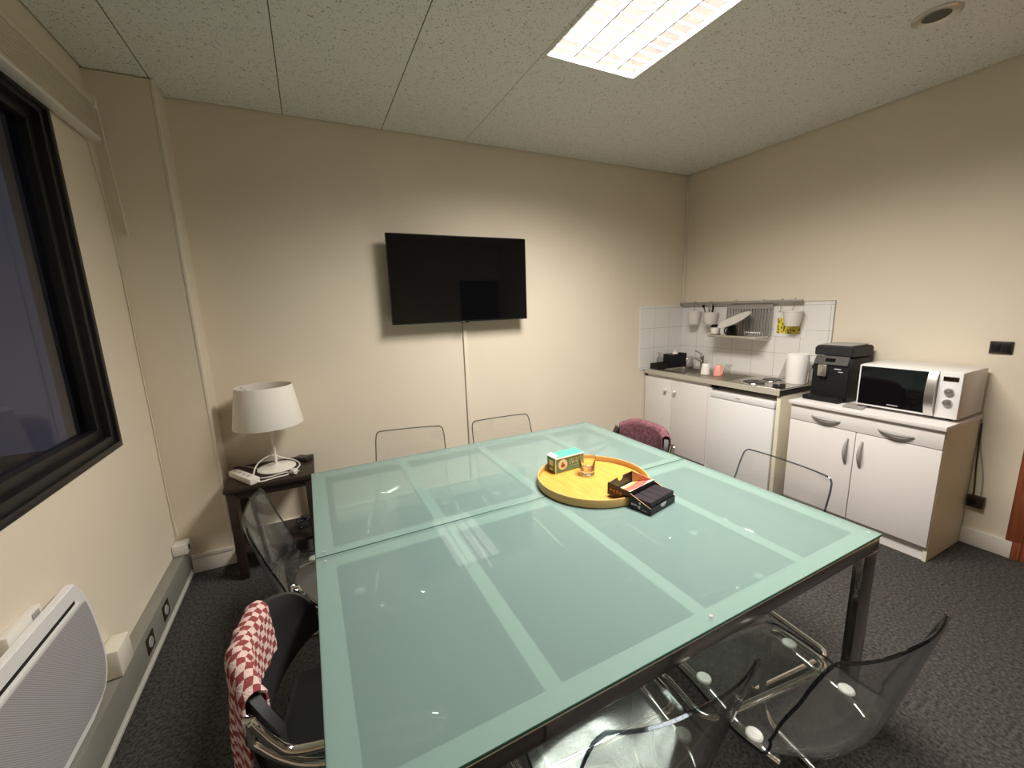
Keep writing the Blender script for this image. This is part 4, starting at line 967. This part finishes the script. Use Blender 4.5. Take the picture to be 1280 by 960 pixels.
dw = obj('drawer', box(NB(), -.490, -.473, CY0+.002, CY1-.002, .694, .802, .002), 'white_lam', bc)
bow_handle((-.492,-1.595,.745), (-.492,-1.757,.738), dw); bow_handle((-.492,-1.972,.741), (-.492,-2.132,.734), dw)
for ya, yb, yh in ((-1.853,CY1-.002,-1.815),(CY0+.002,-1.857,-1.895)):
    dr = obj('door', box(NB(), -.490, -.473, ya, yb, .095, .690, .002), 'white_lam', bc)
    bow_handle((-.492,yh,.635), (-.492,yh,.475), dr)
CT = .8338
mw = thing('microwave_oven', 'white microwave with black glass door and silver bow handle', 'microwave', (-.2,-2.02,CT))
MX0, MX1, MY0, MY1, MZ0, MZ1 = -.352, -.035, -2.262, -1.782, CT+.016, 1.120
obj('case', box(NB(), MX0, MX1, MY0, MY1, MZ0, MZ1, .006), 'white_enamel', mw)
for x in (MX0+.04, MX1-.04):
    for y in (MY0+.05, MY1-.05): obj('foot', lathe(NB(), [(0,CT),(.013,CT),(.015,CT+.015),(0,CT+.015)], (x,y,0), 16), 'blk', mw)
dr = obj('door', box(NB(), MX0-.022, MX0-.001, -2.160, MY1-.001, MZ0+.002, MZ1-.002, .004), 'white_enamel', mw)
obj('door_glass', box(NB(), MX0-.0245, MX0-.0215, -2.120, MY1-.010, MZ0+.014, MZ1-.010, .001, 1), 'blk_gloss', dr)
obj('badge', box(NB(), MX0-.0252, MX0-.0243, -2.000, -1.945, MZ0+.026, MZ0+.033), 'grey_pl', dr)
bm = NB(); prof = []
N_ = 16; th = .008
outer = [(MX0-.028-.030*sin(pi*k/N_)**.8, MZ0+.006+(MZ1-MZ0-.012)*k/N_) for k in range(N_+1)]
inner = [(x+th, z) for x, z in outer][::-1]
prism(bm, [(x, z) for x, z in outer+inner], -2.163, -2.122, 'xz'); obj('handle', bm, 'alu', dr, smooth=30)
pn = obj('control_panel', box(NB(), MX0-.022, MX0-.001, MY0+.001, -2.164, MZ0+.002, MZ1-.002, .004), 'white_enamel', mw)
obj('display', box(NB(), MX0-.0232, MX0-.0215, -2.246, -2.182, 1.066, 1.092), 'blk_gloss', pn)
for z in (1.008, .944):
    bm = lathe(NB(), [(0,MX0-.040),(.016,MX0-.040),(.019,MX0-.036),(.021,MX0-.0215),(0,MX0-.0215)], (0,-2.214,z), 28, 'x'); k_ = obj('knob', bm, 'alu', pn)
    obj('pointer', box(NB(), MX0-.0412, MX0-.0395, -2.216, -2.212, z, z+.016), 'grey_pl', k_)
cf = thing('coffee_machine', 'black bean coffee machine between the paper roll and microwave', 'coffee machine', (-.19,-1.59,CT))
AY0, AY1 = -1.705, -1.475
obj('drip_tray', box(NB(), -.400, -.315, AY0+.012, AY1+.012, CT+.001, CT+.034, .008), 'blk', cf)
bm = NB(); prism(bm, [(-.325,CT+.001),(-.045,CT+.001),(-.045,1.135),(-.300,1.135),(-.322,1.085)], AY0, AY1, 'xz', bev=.006); obj('body', bm, 'blk', cf)
bm = NB(); prism(bm, [(-.336,1.088),(-.318,1.088),(-.296,1.140),(-.310,1.150)], AY0+.012, AY1-.012, 'xz', bev=.003); cp_ = obj('control_panel', bm, 'dark_panel', cf)
obj('display', box(NB(), -.004, .004, -.03, .03, -.012, .012, .001, 1, mtx=Matrix.Translation((-.3235,-1.585,1.121)) @ Matrix.Rotation(R(24),4,'Y')), 'blk_gloss', cp_)
bm = NB(); prism(bm, [(-.312,1.150),(-.040,1.138),(-.040,1.205),(-.060,1.218),(-.285,1.218),(-.312,1.205)], AY0-.002, AY1+.002, 'xz', bev=.005); obj('bean_hopper', bm, 'blk_soft', cf)
obj('hopper_lid', box(NB(), -.275, -.065, AY0+.02, AY1-.02, 1.2185, 1.226, .003), 'grey_pl', cf)
sp_ = obj('coffee_spout', box(NB(), -.352, -.324, -1.578, -1.522, 1.005, 1.088, .005), 'alu', cf)
bm = NB()
for y in (-1.562,-1.538): lathe(bm, [(0,.990),(.006,.990),(.008,1.004),(0,1.004)], (-.338,y,0), 12)
obj('nozzle', bm, 'blk', sp_)
bm = NB(); box(bm, -.327, -.3245, -1.655, -1.615, 1.058, 1.064); box(bm, -.327, -.3245, -1.668, -1.640, 1.040, 1.045); obj('badge', bm, 'white_ink', cf)
bm = tube(NB(), spline([(-.30,AY1+.012,1.055),(-.315,AY1+.022,1.02),(-.322,AY1+.024,.94)], 6), .005, 10); wnd = obj('steam_wand', bm, 'chrome', cf)
bm = lathe(NB(), [(0,AY1),(.012,AY1),(.014,AY1+.012),(0,AY1+.024)], (-.295,0,1.06), 16, 'y'); obj('steam_knob', bm, 'blk', cf)
bm = sheet(NB(), [[(-.455+.145*u, -1.745-.11*v+.03*u, CT+.004+.002*sin(u*6+v*4)) for v in [k/8 for k in range(9)]] for u in [k/8 for k in range(9)]], .004)
tag(obj('folded_cloth', bm, 'grey_cloth', smooth=60), 'flat grey cloth on the cabinet in front of the microwave corner', 'cloth')
# --- wall plates by the door
sw = thing('light_switch', 'dark brown double light switch on the right wall above the cabinet', 'light switch', (-.005,-2.287,1.235))
obj('plate', box(NB(), -.010, -.0005, -2.333, -2.241, 1.200, 1.272, .003), 'brown_pl', sw)
for ya, yb in ((-2.324,-2.289),(-2.285,-2.250)): obj('rocker', box(NB(), -.014, -.0098, ya, yb, 1.211, 1.262, .002), 'blk', sw)
so = thing('wall_socket', 'dark brown wall socket low beside the base cabinet', 'socket', (-.01,-2.302,.255))
obj('plate', box(NB(), -.032, -.0005, -2.340, -2.268, .252, .326, .004), 'brown_pl', so)
bm = NB(); lathe(bm, [(0,-.046),(.015,-.044),(.020,-.036),(.020,-.0315),(0,-.0315)], (0,-2.292,.290), 18, 'x'); pg_ = obj('plug', bm, 'blk', so)
bm = tube(NB(), spline([(-.020,-2.288,.327),(-.016,-2.285,.40),(-.020,-2.279,.50),(-.012,-2.272,.62),(-.010,-2.268,.78)], 6), .0035, 8)
tag(obj('power_cable', bm, 'brown_pl'), 'dark cable looping from low wall socket up behind the cabinet', 'cable', 'cables beside the base cabinet')
bm = tube(NB(), spline([(-.010,-2.318,.327),(-.008,-2.314,.42),(-.007,-2.300,.52),(-.006,-2.280,.62),(-.006,-2.270,.72)], 6), .003, 8)
tag(obj('power_cable', bm, 'grey_pl'), 'thin grey cable rising from the right side of low wall socket', 'cable', 'cables beside the base cabinet')
